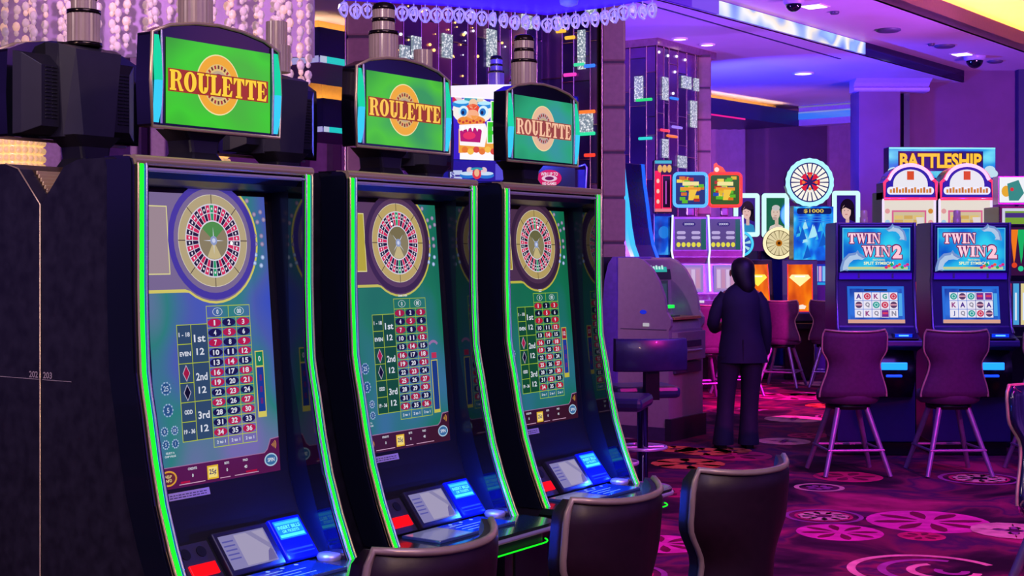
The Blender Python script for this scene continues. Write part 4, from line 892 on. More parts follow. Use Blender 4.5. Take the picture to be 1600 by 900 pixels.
# spots measured from the photograph: (middle of the back's top edge, turn)
st = wing_stool('wing_stool', 'plum leather wing stool in front of the middle roulette machine', m_leather, (-.135, 2.84, 0), ROT + math.pi, 'wing stools by the roulette machines')
dup(st, (.265, 3.40, 0), ROT + math.pi, 'plum leather wing stool in front of the farthest roulette machine')
dup(st, (.64, 3.83, 0), math.radians(45) + math.pi, 'plum leather wing stool standing alone on the carpet beyond the roulette row')
wing_stool('wing_stool', 'glossy navy stool cut by the right edge, nearest to the camera on that side', mat('navy_gloss', '#10143c', .15, 0, coat=.8, noise=.1), (2.30, 6.25, 0), math.radians(30), 'wing stools by the roulette machines')
labs = ['purple stool at the left of the two dolphin machines', 'purple stool at the right of the two dolphin machines', 'purple stool cut by the right edge, beside the dolphin machines']
f0 = None
for i, X in enumerate((2.60, 3.37, 4.13)):
    loc = (X, 10.75, 0)
    if i == 0: f0 = wing_stool('slot_stool', labs[0], m_leath2, loc, math.radians(4), 'stools at the dolphin machines', dict(w0=.26, wm=.2, w1=.25))
    else: dup(f0, loc, math.radians((0, 3, 0)[i]), labs[i])
for o in [f0] + [x for x in bpy.data.objects if x.name.startswith('slot_stool.')]: o.rotation_euler.z += math.pi
for i, (px, Y, a, lab) in enumerate(((1216, 18.0, -25, 'magenta stool behind the person, before the orange screens'), (1160, 16.9, 10, 'stool half hidden behind the person in dark suit'), (1112, 16.4, 15, 'stool whose legs show between the cash machine and the person'), (1296, 18.0, -15, 'stool under the blue waterfall wheel machine'))):
    if i < 4:
        o = dup(f0, (wx(px, Y), Y, 0), math.radians(a) + math.pi, lab, 'stools in the far aisle')

# pedestal chairs by the cash machine
m_blue = mat('navy_leather', '#1c2450', .35, noise=.12, nscale=30, coat=.2)
def pedestal(loc, rz, label):
    t = thing('pedestal_stool', label, 'stool', loc, rz, 'navy pedestal stools')
    b = MB(); b.box(-.24, .24, -.24, .16, .66, .745, m_blue); b.build('seat', t, bevel=.03)
    b = MB(); n_ = 12; rings = []
    for i in range(n_ + 1):
        g = -1 + 2 * i / n_; x = .26 * g; y = .2 - .06 * g * g
        rings.append([(x, y, .86), (x, y + .075, .86), (x, y + .085, 1.0), (x, y + .07, 1.09), (x, y + .01, 1.09)])
    b.loft(rings, m_blue, True); b.build('backrest', t, bevel=.012)
    b = MB(); b.box(-.05, .05, .17, .24, .66, .9, m_legd); b.build('back_bracket', t)
    b = MB(); b.lathe([(.04, .64), (.04, .06), (.055, .04)], mat('black_chrome', '#3a2c50', .12, .9), seg=16); b.build('pedestal', t)
    b = MB(); b.lathe([(.04, .06), (.08, .045), (.2, .022), (.215, .0), ], m_chromec, seg=28); b.build('base_disc', t)
    b = MB(); b.tube([(.17 * math.cos(a), .17 * math.sin(a), .3) for a in [i * math.pi / 10 for i in range(20)]], .012, m_chromec, 8, True)
    for i in range(4): a = i * math.pi / 2; b.tube([(.04 * math.cos(a), .04 * math.sin(a), .3), (.17 * math.cos(a), .17 * math.sin(a), .3)], .009, m_chromec, 6)
    b.build('foot_ring', t); return t
p0 = pedestal((wx(1008, 10.0), 10.2, 0), math.radians(12) + math.pi, 'navy pedestal stool with a long padded backrest before the cash machine')
dup(p0, (wx(958, 9.35), 9.45, 0), math.radians(75), 'navy pedestal stool half hidden by the farthest roulette machine')

# ------------------------------------------------------------------ cash machine
m_atm = mat('cash_machine_silver', '#a08a9a', .4, .25, noise=.05); m_atmd = mat('cash_machine_dark', '#3a3050', .4)  # darker finish for the plinth, keypad and bin
m_vio = mat('violet_panel', '#6a48b8', .3, .3)
def cash_machine():
    t = thing('cash_machine', 'silver cash machine with a curved hood and green lit slot', 'cash machine', (1.41, 12.8, 0), ROT)
    out = [(0, .12), (0, 1.0), (-.02, 1.04), (-.02, 1.1), (.02, 1.16), (.045, 1.3), (.1, 1.44), (.17, 1.55), (.26, 1.63), (.34, 1.655), (.53, 1.655), (.53, .12)]
    b = MB(); b.prism(out, 'x', 0, .04, m_atm); b.prism(out, 'x', .63, .67, m_atm)
    b.prism([(.0, .12), (.0, 1.0), (.02, 1.08), (.3, 1.12), (.33, 1.64), (.53, 1.64), (.53, .12)], 'x', .04, .63, m_atm)
    b.build('housing', t, bevel=.012)
    b = MB(); q = [(.53, .0), (.53, 1.66), (.57, 1.665), (.62, 1.6), (.66, 1.45), (.68, 1.2), (.68, 0)]; b.prism([(y, z) for y, z in q], 'x', -.02, .69, m_vio); b.build('violet_band', t, bevel=.01)
    b = MB(); b.box(.0, .67, .68, 1.2, 0, 1.66, m_dark); b.tube([(-.004, .95 + .16 * math.cos(a), 1.32 + .16 * math.sin(a)) for a in [i * math.pi / 12 for i in range(24)]], .008, m_vio, 6, True); b.build('rear_cabinet', t)
    b = MB(); b.box(-.01, .68, .03, .6, 0, .12, m_atmd); b.box(-.012, .682, -.03, .03, .0, .2, m_dark); b.build('plinth', t)
    b = MB(); c = Canvas(b, (.04, .31, 1.45), (1, 0, 0), (0, .15, .99), .002); c.rect(0, 0, .59, .17, 0, mat('screen_hood', '#141a30', .3)); c.rect(.1, .07, .52, .15, 1, G('#20a8a0', 1.)); [c.rect(.14 + i * .055, .095, .175 + i * .055, .125 + .008 * (i % 2), 2, G('#c8f8f0')) for i in range(6)]; b.build('top_sign', t)
    b = MB(); c = Canvas(b, (.1, .302, 1.16), (1, 0, 0), (0, .03, 1), .002); c.rect(0, 0, .46, .28, 0, G('#24304a', .6)); c.rect(.03, .03, .43, .25, 1, G('#38506a', .6)); b.build('screen', t)
    b = MB(); b.box(.08, .6, -.02, .28, 1.09, 1.115, mat('brass_shelf', '#c8a060', .35, .5)); sh = b.build('keyboard_shelf', t, bevel=.004)
    b = MB()
    for i in range(4):
        for j in range(3): b.box(.2 + i * .035, .228 + i * .035, .06 + j * .035, .088 + j * .035, 1.115, 1.122, m_atmd)
    b.build('keypad', sh)
    b = MB(); b.box(.44, .56, .24, .29, 1.18, 1.21, G('#10e040', 1.6)); b.build('green_slot', t)
    b = MB(); b.box(.06, .61, -.06, .0, .72, .98, m_atm); b.box(.15, .52, -.066, -.06, .84, .9, m_atmd); b.box(.15, .52, -.075, -.06, .8, .815, m_chromec); b.build('dispenser_tray', t, bevel=.008)
    b = MB(); b.box(.08, .59, -.03, .0, .6, .7, m_atmd); b.build('receipt_bin', t, bevel=.006)
    b = MB(); b.box(-.004, 0, .02, .5, 1.0, 1.006, m_atmd); b.box(-.012, 0, .2, .26, 1.03, 1.06, G('#e0d8e8', .6)); b.box(-.006, 0, .18, .3, .86, .885, m_dark)
    c = Canvas(b, (-.002, .26, 1.14), (0, -1, 0), (0, 0, 1), .002); c.disc(0, .02, .035, .02, 1, G('#2030e0', .8)); b.build('side_details', t)
    return t
cash_machine()

# ------------------------------------------------------------------ person
m_hair = mat('dark_hair', '#0e0a16', .5, noise=.3, nscale=60); m_suit = mat('navy_suit', '#141432', .75, noise=.15, nscale=12, bump=.1)
m_trou = mat('navy_trousers', '#18142c', .8, noise=.15, nscale=12); m_skin = mat('skin', '#a8705c', .5, noise=.05); m_shoe = mat('black_shoe', '#08080c', .25)
def ring_e(cx, cy, z, rx, ry, n=20, fold=0, seed=0, tilt=0):
    q = []
    for i in range(n):
        a = 2 * math.pi * i / n; f = 1 + fold * math.sin(a * 5 + seed) * .5 + fold * math.sin(a * 3 + seed * 2)
        q.append((cx + rx * f * math.cos(a), cy + ry * f * math.sin(a), z + tilt * math.cos(a)))
    return q
def limb(b, pts, rs, m, n=12):
    pts = [Vector(p) for p in pts]; dens = []; rr_ = []
    for i in range(len(pts) - 1):
        for j in range(4): dens.append(pts[i].lerp(pts[i + 1], j / 4)); rr_.append(rs[i] + (rs[i + 1] - rs[i]) * j / 4)
    dens.append(pts[-1]); rr_.append(rs[-1])
    for _ in range(2):
        dens = [dens[0]] + [(dens[i - 1] + dens[i] * 2 + dens[i + 1]) / 4 for i in range(1, len(dens) - 1)] + [dens[-1]]
    rr2 = [r_ * (1 + .03 * math.sin(i * 2.3)) for i, r_ in enumerate(rr_)]
    b.tube(dens, rr2, m, n)
def person():
    # local: faces +y (away from the camera), x to the right of the photo
    t = thing('person', 'person in a dark navy suit seen from behind, walking down the aisle', 'person', (wx(1157, 12.4), 12.4, 0), 0)
    # body: one skinned surface
    J = dict(pel=(-.01, 0, .90), ch=(0, .0, 1.2), nk=(.01, .01, 1.40), hd=(.02, .03, 1.47), top=(.03, .02, 1.59),
             sl=(-.13, 0, 1.32), el=(-.225, .03, 1.09), wl=(-.13, .26, 1.05), hl=(-.07, .32, 1.07), sr=(.14, 0, 1.32), er=(.21, -.02, 1.08), wr=(.225, .1, .87), hr=(.22, .14, .80),
             pl=(-.1, 0, .86), kl=(-.12, .03, .48), al=(-.16, -.04, .09), tl=(-.175, .09, .035), pr=(.09, 0, .86), kr=(.08, .02, .48), ar=(.06, -.02, .09), tr=(.07, .12, .035))
    E = [('pel', 'ch'), ('ch', 'nk'), ('nk', 'hd'), ('hd', 'top'), ('ch', 'sl'), ('sl', 'el'), ('el', 'wl'), ('wl', 'hl'), ('ch', 'sr'), ('sr', 'er'), ('er', 'wr'), ('wr', 'hr'), ('pel', 'pl'), ('pl', 'kl'), ('kl', 'al'), ('al', 'tl'), ('pel', 'pr'), ('pr', 'kr'), ('kr', 'ar'), ('ar', 'tr')]
    Rr = dict(pel=.13, ch=.13, nk=.05, hd=.085, top=.075, sl=.06, el=.042, wl=.027, hl=.035, sr=.06, er=.042, wr=.027, hr=.035, pl=.085, kl=.055, al=.038, tl=.03, pr=.085, kr=.055, ar=.038, tr=.03)
    V = list(J); vs = [J[k] for k in V]; es = [(V.index(a), V.index(c)) for a, c in E]; rad = [Rr[k] for k in V]
    for h, s_ in (('hl', 1), ('hr', -1)):                     # five fingers and a thumb each
        base = Vector(J[h]); wv = Vector(J['w' + h[1]]); dr = (base - wv).normalized(); sd = dr.cross(Vector((1, 0, 0)) if h == 'hr' else Z3).normalized()
        for i, (o_, l_) in enumerate(((-.027, .06), (-.009, .07), (.009, .067), (.027, .052))):
            k0 = len(vs); vs += [tuple(base + dr * .03 + sd * o_), tuple(base + dr * (.03 + l_ * .55) + sd * o_ * 1.1), tuple(base + dr * (.03 + l_ * .85) + sd * o_ * 1.1 + Vector((0, -.012, -.012)))]
            rad += [.0095, .0088, .0075]; es += [(V.index(h), k0), (k0, k0 + 1), (k0 + 1, k0 + 2)]
        k0 = len(vs); vs += [tuple(base - dr * .02 + sd * -.035), tuple(base + dr * .02 + sd * -.055)]; rad += [.011, .009]; es += [(V.index(h), k0), (k0, k0 + 1)]
    me = bpy.data.meshes.new('body'); me.from_pydata(vs, es, []); me.materials.append(m_skin); o = bpy.data.objects.new('body', me); COL.objects.link(o); o.parent = t
    s_ = o.modifiers.new('skin', 'SKIN'); s_.use_smooth_shade = True
    for i, sv in enumerate(me.skin_vertices[0].data): sv.radius = (rad[i], rad[i]); sv.use_root = (i == 0)
    q = o.modifiers.new('sub', 'SUBSURF'); q.levels = q.render_levels = 2
    # hair: full dark hair gathered low at the neck
    b = MB(); rings = []
    for z, rx, ry, cx, cy in ((1.35, .03, .025, .045, -.075), (1.37, .055, .045, .045, -.07), (1.41, .08, .07, .04, -.05), (1.45, .09, .09, .03, -.03), (1.50, .10, .11, .02, -.01), (1.55, .104, .118, .02, .0), (1.60, .098, .11, .02, .0), (1.635, .075, .085, .02, .0), (1.655, .04, .05, .02, 0), (1.66, .005, .005, .02, 0)):
        rings.append(ring_e(cx, cy, z, rx, ry, 20, .02, z * 9))
    b.loft(rings, m_hair, True); b.build('hair', t)
    b = MB(); b.ball((-.082, .04, 1.52), .02, m_skin, 8, 6, (.5, 1, 1.5)); b.ball((.122, .04, 1.52), .02, m_skin, 8, 6, (.5, 1, 1.5)); b.ball((.02, .135, 1.51), .018, m_skin, 8, 6, (.8, 1, 1.4)); b.ball((.02, .1, 1.5), .075, m_skin, 14, 10, (1, .6, 1.3))
    b.ball((-.012, .143, 1.535), .01, m_hair, 6, 4); b.ball((.052, .143, 1.535), .01, m_hair, 6, 4); b.box(-.005, .045, .14, .149, 1.462, 1.47, mat('lips', '#8a4048', .5))
    b.build('face', t)
    # jacket
    b = MB(); rings = []
    for z, rx, ry, cx, f in ((.745, .215, .15, .02, .03), (.80, .21, .15, .02, .03), (.9, .195, .145, .015, .025), (1.0, .175, .135, .01, .02), (1.1, .168, .13, .005, .012), (1.2, .175, .135, 0, .008), (1.28, .18, .13, 0, .004), (1.33, .172, .115, 0, 0), (1.37, .135, .095, .005, 0), (1.40, .11, .08, .01, 0), (1.425, .075, .07, .015, 0), (1.44, .07, .065, .02, 0)):
        rings.append(ring_e(cx, -.005, z, rx, ry, 28, f, z * 6))
    b.loft(rings, m_suit, True)
    limb(b, [(-.125, 0, 1.33), (-.185, .01, 1.25), (-.24, .02, 1.09), (-.21, .12, 1.03), (-.15, .23, 1.05)], [.06, .064, .056, .05, .042], m_suit)
    limb(b, [(.13, 0, 1.33), (.185, -.01, 1.25), (.215, -.02, 1.08), (.225, .02, .94), (.23, .08, .82)], [.06, .064, .056, .05, .042], m_suit)
    b.tube([(.0, -.148, .76), (.0, -.152, .95)], .004, m_dark, 5)
    b.build('jacket', t)
    b = MB()
    for pts, cx in (([(.80, -.085, .0, .115, .12), (.6, -.11, .015, .088, .1), (.46, -.12, .02, .078, .085), (.3, -.135, .0, .075, .08), (.15, -.15, -.03, .085, .085), (.06, -.158, -.04, .092, .095), (.035, -.16, -.04, .092, .095)], 0),
                    ([(.80, .09, .0, .115, .12), (.6, .095, .01, .09, .1), (.46, .085, .02, .08, .085), (.3, .078, .01, .078, .08), (.15, .07, -.01, .084, .085), (.06, .066, -.02, .092, .095), (.035, .066, -.02, .092, .095)], 1)):
        b.loft([ring_e(x, y, z, rx, ry, 18, .03, z * 14 + cx) for z, x, y, rx, ry in pts], m_trou, True)
    b.build('trousers', t)
    for x, y, lb in ((-.17, .0, 0), (.068, .03, 1)):
        b = MB(); rings = []
        for yy, w, h in ((-.11, .03, .05), (-.08, .042, .07), (0, .045, .075), (.08, .05, .05), (.13, .045, .04), (.165, .02, .03)): rings.append([(x - w, y + yy, 0.002), (x + w, y + yy, 0.002), (x + w * .9, y + yy, h * .7), (x + w * .4, y + yy, h), (x - w * .4, y + yy, h), (x - w * .9, y + yy, h * .7)])
        b.loft(rings, m_shoe, True); b.build('shoe', t)
person()

# ------------------------------------------------------------------ other slot machines
m_body = mat('machine_purple', '#2a2060', .3, .2, noise=.06); m_bodyb = mat('machine_blue', '#0a0c58', .25, 0, noise=.05); m_bodyk = mat('machine_black', '#0c0a18', .25)
m_silver = mat('machine_silver', '#8a78b8', .25, .7)
def C2(b, x, y, z, step=.003): return Canvas(b, (x, y, z), (1, 0, 0), (0, 0, 1), step)
def tube_frame(b, x0, x1, z0, z1, r, y, th, m):
    q = []
    for cx, cz_, a in ((x1 - r, z1 - r, 0), (x0 + r, z1 - r, 90), (x0 + r, z0 + r, 180), (x1 - r, z0 + r, 270)): q += [(p[0], y, p[1]) for p in ell(cx, cz_, r, r, a, a + 90, 5)]
    b.tube(q, th, m, 6, True)
def reel_symbols(c, x0, y0, w, h, cols, rows, rr, l):
    for i in range(cols):
        for j in range(rows):
            cx = x0 + (i + .5) * w / cols; cy = y0 + (j + .5) * h / rows; k = rr[(i + j * cols) % len(rr)]; s = min(w / cols, h / rows)
            c.rect(x0 + i * w / cols + s * .03, y0 + j * h / rows + s * .03, x0 + (i + 1) * w / cols - s * .03, y0 + (j + 1) * h / rows - s * .03, l, G('#e8e4f0', 1.))
            if k in 'AKJQGN': c.text(k, cx, cy, s * .6, l + 1, G({'A': '#4a2a90', 'K': '#9a3a80', 'J': '#2040a0', 'Q': '#8a8898', 'G': '#10a088', 'N': '#9090a0'}[k]), bold=.04)
            elif k == 'r': c.disc(cx, cy, s * .4, s * .38, l + 1, G('#d02848')); c.ring(cx, cy, s * .24, s * .15, l + 2, G('#f0c0c8'), n=14)
            elif k == 't': c.disc(cx, cy, s * .4, s * .38, l + 1, G('#18a098')); c.ring(cx, cy, s * .24, s * .15, l + 2, G('#c0f0e8'), n=14)
            elif k == 'w': c.disc(cx, cy, s * .4, s * .38, l + 1, G('#5a3a60')); c.rect(cx - s * .4, cy - s * .08, cx + s * .4, cy + s * .1, l + 2, G('#e0a0b0'))
            else: c.rect(cx - s * .4, cy - s * .4, cx + s * .4, cy + s * .4, l + 1, G('#7a2a90')); c.rect(cx - s * .3, cy - s * .1, cx + s * .3, cy + s * .15, l + 2, G('#e04060'))
def dolphin_machine(X, Y, rz, label, syms, grp='dolphin slot machines'):
    t = thing('slot_machine', label, 'slot machine', (X, Y, 0), rz, grp)
    w = .31
    # body: leaning slant from wide belly to the top box
    out = [(-.02, 1.95), (-.02, 1.52), (.0, 1.47), (-.06, 1.08), (-.12, 1.03), (-.3, .98), (-.31, .93), (-.12, .88), (-.06, .8), (-.06, .12), (.5, .12), (.5, 1.92), (.46, 1.95)]
    b = MB(); b.prism(out, 'x', -w - .01, w + .01, m_body); b.box(-w, w, -.0, .5, 0, .12, m_bodyk); b.build('cabinet', t, bevel=.01)
    b = MB()
    for sx in (-1, 1): b.tube([(sx * (w + .012), y - .012, z) for y, z in out[:5]], .012, m_silver, 6)
    b.build('side_trim', t)
    b = MB(); b.box(-w + .005, w - .005, -.05, -.015, 1.53, 1.93, m_bodyb); tb = b.build('top_box', t, bevel=.01)
    b = MB(); c = C2(b, -.28, -.0515, 1.55); bg = art('dolphin_sea', [(.3, '#0a48c8'), (.5, '#1890e0'), (.68, '#30d0f0')], (4, 1, 5), power=1.)
    c.rect(0, 0, .56, .355, 0, G('#60c8f0')); c.rect(.008, .008, .552, .347, 1, bg)
    c.slab('TWIN', .045, .225, .085, .27, 4, G('#f8c8d8', 1.1), G('#7a1868'), .008)
    c.slab('WIN', .16, .115, .09, .24, 4, G('#f8c8d8', 1.1), G('#7a1868'), .008); c.text('2', .45, .155, .11, 5, G('#f8c0d0', 1.1), w=.075, bold=.06); c.text('2', .45, .155, .13, 3, G('#7a1868'), w=.095, bold=.1)
    for dx, dy, s_, fl in ((.09, .07, 1, 1), (.44, .31, .8, -1)):    # leaping dolphins
        q = [(-.11, -.05), (-.09, .02), (-.04, .07), (.02, .08), (.035, .1), (.05, .075), (.09, .05), (.115, .045), (.09, .03), (.05, .035), (0, .03), (-.04, -.005), (-.06, -.05), (-.045, -.075), (-.075, -.07), (-.11, -.08)]
        c.poly([(dx + a * s_ * fl, dy + b_ * s_) for a, b_ in q], 2, G('#7a9ad8')); c.poly([(dx + a * s_ * fl * .8, dy + b_ * s_ * .8 - .006) for a, b_ in q], 3, G('#b8d0f0'))
    c.text('FEATURING', .3, .088, .014, 3, G('#f0f0a0'), w=.1); c.text('SPLIT SYMBOLS', .3, .06, .026, 3, G('#f0f8c0', 1.), w=.25)
    c.rect(.03, .008, .54, .03, 2, G('#c8d8a0'))
    for i in range(9): c.disc(.36 + i * .022, .025 + .012 * (i % 3), .014, .012, 4, G(('#e02880', '#f06040', '#20b060', '#d040c0')[i % 4]), 10)
    b.build('marquee_screen', tb)
    b = MB(); b.box(-w + .01, w - .01, -.028, .0, 1.475, 1.535, mat('violet_bar', '#3a10a0', .3, 0, '#3a0cb0', .7, noise=0)); 
    for x in (-.14, .14): b.box(x - .008, x + .008, -.034, -.02, 1.485, 1.525, m_silver)
    b.build('divider_bar', t)
    v = Vector((0, .055, .385)).normalized(); b = MB(); o = (-.235, -.062, 1.11)
    b.add([(-.30, -.058, 1.09), (.30, -.058, 1.09), (.30, -.003, 1.46), (-.30, -.003, 1.46)], [(0, 1, 2, 3)], m_body)
    c = Canvas(b, o, (1, 0, 0), v, .003); c.rect(0, 0, .47, .31, 0, G('#2070e0')); c.rect(.02, .012, .45, .29, 1, art('dolphin_reef', [(.3, '#0a30a0'), (.6, '#2878e8')], (6, 1, 6)))
    c.rect(0, 0, .47, .03, 2, G('#e0a890')); c.rect(.14, .27, .33, .285, 2, G('#101848')); reel_symbols(c, .055, .045, .36, .215, 5, 3, syms, 3)
    c.rect(.42, .06, .45, .25, 3, G('#50b0f0')); b.build('reel_screen', t)
    b = MB(); b.box(-.29, .29, -.3, -.08, .985, 1.0, m_bodyk); b.lathe([(.03, 1.0), (.034, 1.012), (.026, 1.022)], G('#d8c8ff', 1.), (.0, -.2, 0), 16)
    for i in range(6): b.box(-.26 + i * .04, -.232 + i * .04, -.24, -.2, 1.0, 1.012, G('#6a50c8', .8))
    b.box(.1, .26, -.245, -.16, 1.0, 1.035, mat('acceptor_navy', '#101858', .3)); b.build('button_deck', t, bevel=.003)
    b = MB(); c = C2(b, .11, -.2465, 1.004); c.rect(0, 0, .14, .028, 0, G('#0a30d8', 1.4)); c.rect(.03, .008, .11, .02, 1, G('#60b8ff', 1.5)); b.build('lit_logo', t)
    # belly with blue light bowl
    b = MB(); rings = []
    for i in range(9):
        z = .5 + .42 * i / 8; d_ = .15 * math.sin(math.pi * (i + .3) / 9); rings.append([(-.3, -.06, z), (-.28, -.09 - d_, z), (-.1, -.13 - d_, z), (.1, -.13 - d_, z), (.28, -.09 - d_, z), (.3, -.06, z)])
    b.loft(rings, m_bodyk, True); b.build('belly_door', t)
    b = MB(); b.box(-.02, .2, -.295, -.27, .74, .8, G('#1878ff', 2.5)); b.box(.03, .16, -.29, -.26, .68, .7, G('#1040f0', 1.8)); b.build('blue_lamp', t, bevel=.006)
    b = MB(); b.lathe([(.034, 1.95), (.034, 2.0), (.03, 2.0), (.03, 2.05), (.02, 2.06)], m_lens, (-.05, .2, 0), 16); b.build('tower_light', t)
    return t
dolphin_machine(wx(1367, 11.9), 11.9, math.radians(-2), 'dolphin slot machine with a letter A opening its top reel row', 'QKQ%NwQtrwArKGr'.replace('%', 'x'))
dolphin_machine(wx(1515, 11.9), 11.9, math.radians(-2), 'dolphin slot machine with a letter J opening its bottom reel row', 'JQtrwKAQwAtwtxx')
t = thing('slot_machine', 'orange and green feather art slot machine between the two dolphin machines', 'slot machine', (wx(1440, 13.2), 13.2, 0), 0, 'feather art slot machines')
def feather(t, seed=0):
    b = MB(); b.box(-.3, .3, 0, .5, 0, 1.95, m_bodyk); b.build('cabinet', t, bevel=.01)
    b = MB(); c = C2(b, -.28, -.002, 1.5); c.rect(0, 0, .56, .42, 0, G('#3a1040'))
    rr_ = random.Random(seed)
    for i in range(9):
        x = .03 + i * .062; c.poly([(x - .035, .4), (x + .035, .4), (x + .012, .16), (x, .1)], 1 + i % 2, G(('#f07818', '#18b060', '#d83020', '#f0b020')[(i + seed) % 4], 1.))
    for i in range(10): c.disc(.04 + i * .055, .06 + .03 * (i % 2), .024, .024, 3, G(('#20c890', '#e04020')[i % 2], 1.), 12)
    b.build('top_screen', t)
    b = MB(); c = C2(b, -.28, -.002, 1.05); c.rect(0, 0, .56, .4, 0, G('#281850'))
    for i in range(8): c.rect(.02 + i * .066, .02, .07 + i * .066, .38, 1, G(('#50b0f0', '#f0e0a0', '#a060f0', '#e03060')[(i + seed) % 4], .8)); c.rect(.035 + i * .066, .06, .05 + i * .066, .3, 2, G('#e8f0ff', .9))
    b.build('reel_screen', t)
    b = MB(); b.box(-.28, .28, -.25, .0, .9, .98, m_bodyk); b.build('button_deck', t, bevel=.01)
feather(t)
t = thing('slot_machine', 'slot machine with yellow and red feather artwork at the right edge', 'slot machine', (wx(1618, 12.4), 12.4, 0), math.radians(-2), 'feather art slot machines'); feather(t, 3)

# pair of arch topped machines under the large nautical sign
def arch_machine(px, label, Y=16.5):
    t = thing('slot_machine', label, 'slot machine', (wx(px, Y), Y, 0), 0, 'pink arch slot machines')
    b = MB(); b.box(-.3, .3, .0, .5, 0, 2.42, m_bodyk); b.box(-.3, .3, -.2, 0, .8, 1.0, m_bodyk); b.build('cabinet', t, bevel=.01)
    ar = [(-.3, 2.33)] + [(-.3, 2.52), (-.265, 2.55)] + ell(0, 2.52, .26, .2, 165, 15, 14) + [(.265, 2.55), (.3, 2.52), (.3, 2.33)]
    b = MB(); b.prism(ar, 'y', -.06, .3, m_bodyb); mq = b.build('arch_marquee', t)
    b = MB(); b.tube([(x, -.07, z) for x, z in ar], .018, G('#ff3060', 1.6), 6, True); b.tube([(x * .96, -.072, z) for x, z in ar[2:-2]], .022, G('#ffc0f0', 1.3), 6); b.build('neon_outline', mq)
    b = MB(); c = C2(b, 0, -.062, 0); c.poly([(x * .93, z - .012 if z > 2.4 else z + .02) for x, z in ar], 1, G('#1a20b0')); c.poly(ell(0, 2.5, .2, .17, 0, 180, 16) + [(-.2, 2.4), (.2, 2.4)], 2, G('#e8e8f0', 1.))
    c.rect(-.04, 2.55, .04, 2.65, 3, G('#e05018')); c.rrect(-.27, 2.38, .27, 2.47, .04, 3, G('#e8e8f8', 1.05))
    for i in range(14): c.rect(-.24 + i * .035, 2.4, -.215 + i * .035, 2.44 + .012 * (i % 3), 4, G(('#e09030', '#c87028')[i % 2]))
    b.build('marquee_art', mq)
    b = MB(); c = C2(b, -.3, -.004, 1.7); c.rect(0, 0, .6, .62, 1, G('#e4dcd0', 1.)); c.rect(.1, .03, .5, .5, 2, G('#e06898')); c.rect(.12, .05, .48, .48, 3, G('#d8c8a0'))
    for j in range(5):
        for i in range(3): c.rect(.13 + i * .11, .2 + j * .05, .23 + i * .11, .24 + j * .05, 4, G(('#e8c878', '#d8b060')[(i + j) % 2]))
    c.poly([(.2, .3), (.3, .16), (.45, .12), (.45, .05), (.18, .05)], 5, G('#d02838')); c.poly([(.38, .42), (.47, .42), (.47, .2), (.4, .28)], 5, G('#e8e0e0'))
    for x in (.05, .55):
        for i in range(4): c.disc(x, .1 + i * .13, .03, .03, 2, G(('#d89030', '#3a60c8', '#a0d0f0', '#e8a0a0')[(i + int(x * 10)) % 4]), 10)
    b.build('glass_screen', t)
    b = MB(); tube_frame(b, -.3, .3, 1.7, 2.33, .02, -.01, .014, G('#e8d8ff', 1.1)); b.build('light_frame', t)
    b = MB(); c = C2(b, -.27, -.004, 1.15); c.rect(0, 0, .54, .42, 1, G('#3848c0')); reel_symbols(c, .04, .04, .46, .34, 3, 3, 'rtAwKx', 2); b.build('reel_screen', t)
arch_machine(1420, 'pink arch slot machine under the left half of the overhead sign')
arch_machine(1508, 'slot machine with glowing pink arch under the right half of the overhead sign')
t = thing('overhead_sign', 'blue overhead sign reading BATTLESHIP in yellow letters', 'sign', (wx(1472, 17.1), 17.1, 0), math.radians(3))
b = MB(); b.box(-.66, .66, 0, .18, 2.6, 2.98, m_bodyb); b.build('sign_box', t, bevel=.01)
b = MB(); 
for x in (-.5, .5): b.box(x - .03, x + .03, .06, .12, 0, 2.6, m_silver)
b.build('sign_posts', t)
b = MB(); c = C2(b, 0, -.004, 0); c.rect(-.65, 2.61, .65, 2.975, 0, art('sea_sign', [(.3, '#1060e0'), (.5, '#20a0e8'), (.7, '#70e0f8')], (3, 1, 5), power=1.)); c.rect(-.65, 2.955, .65, 2.975, 1, G('#90f0ff', 1.))
c.rect(-.54, 2.69, .5, 2.93, 1, G('#0c1c80'))
c.text('BATTLESHIP', -.02, 2.815, .2, 2, G('#401008'), w=1.03, bold=.07); c.text('BATTLESHIP', -.02, 2.815, .18, 3, G('#ffc020', 1.1), w=1.0, bold=.04)
c.mb.add([], [], G('#fff070'))
for x, y, r_ in ((-.6, 2.68, .07), (-.56, 2.65, .06), (.58, 2.7, .07), (.62, 2.66, .06), (.2, 2.66, .05)): c.disc(x, y, r_, r_ * .8, 4, G('#c8e8f8'), 12)
for i in range(8): c.rect(-.2 + i * .05, 2.64, -.165 + i * .05, 2.675, 4, G('#50d8f0'))
c.poly([(-.32, 2.62), (-.28, 2.62), (-.29, 2.78), (-.31, 2.78)], 5, G('#d02030')); c.poly([(.25, 2.62), (.31, 2.62), (.31, 2.74), (.29, 2.8), (.27, 2.74)], 5, G('#e8f0f8'))
b.build('sign_face', t)
t = thing('slot_machine', 'slot machine with white toucan-coloured topper cut by the right edge', 'slot machine', (wx(1602, 15.2), 15.2, 0), 0)
b = MB(); b.box(-.28, .3, 0, .5, 0, 2.2, m_bodyk); b.build('cabinet', t, bevel=.01)
b = MB(); c = C2(b, -.29, -.04, 2.24); b.box(-.3, .3, -.035, .15, 2.22, 2.52, m_silver); c.rect(0, 0, .6, .27, 1, G('#e8ecf0', 1.05)); c.disc(.07, .12, .05, .06, 2, G('#f0b020'), 14); c.poly([(.08, .2), (.2, .24), (.26, .1), (.2, .02), (.1, .02)], 3, G('#2a9088')); c.disc(.13, .14, .02, .02, 4, G('#e03030'), 10); b.build('topper', t)
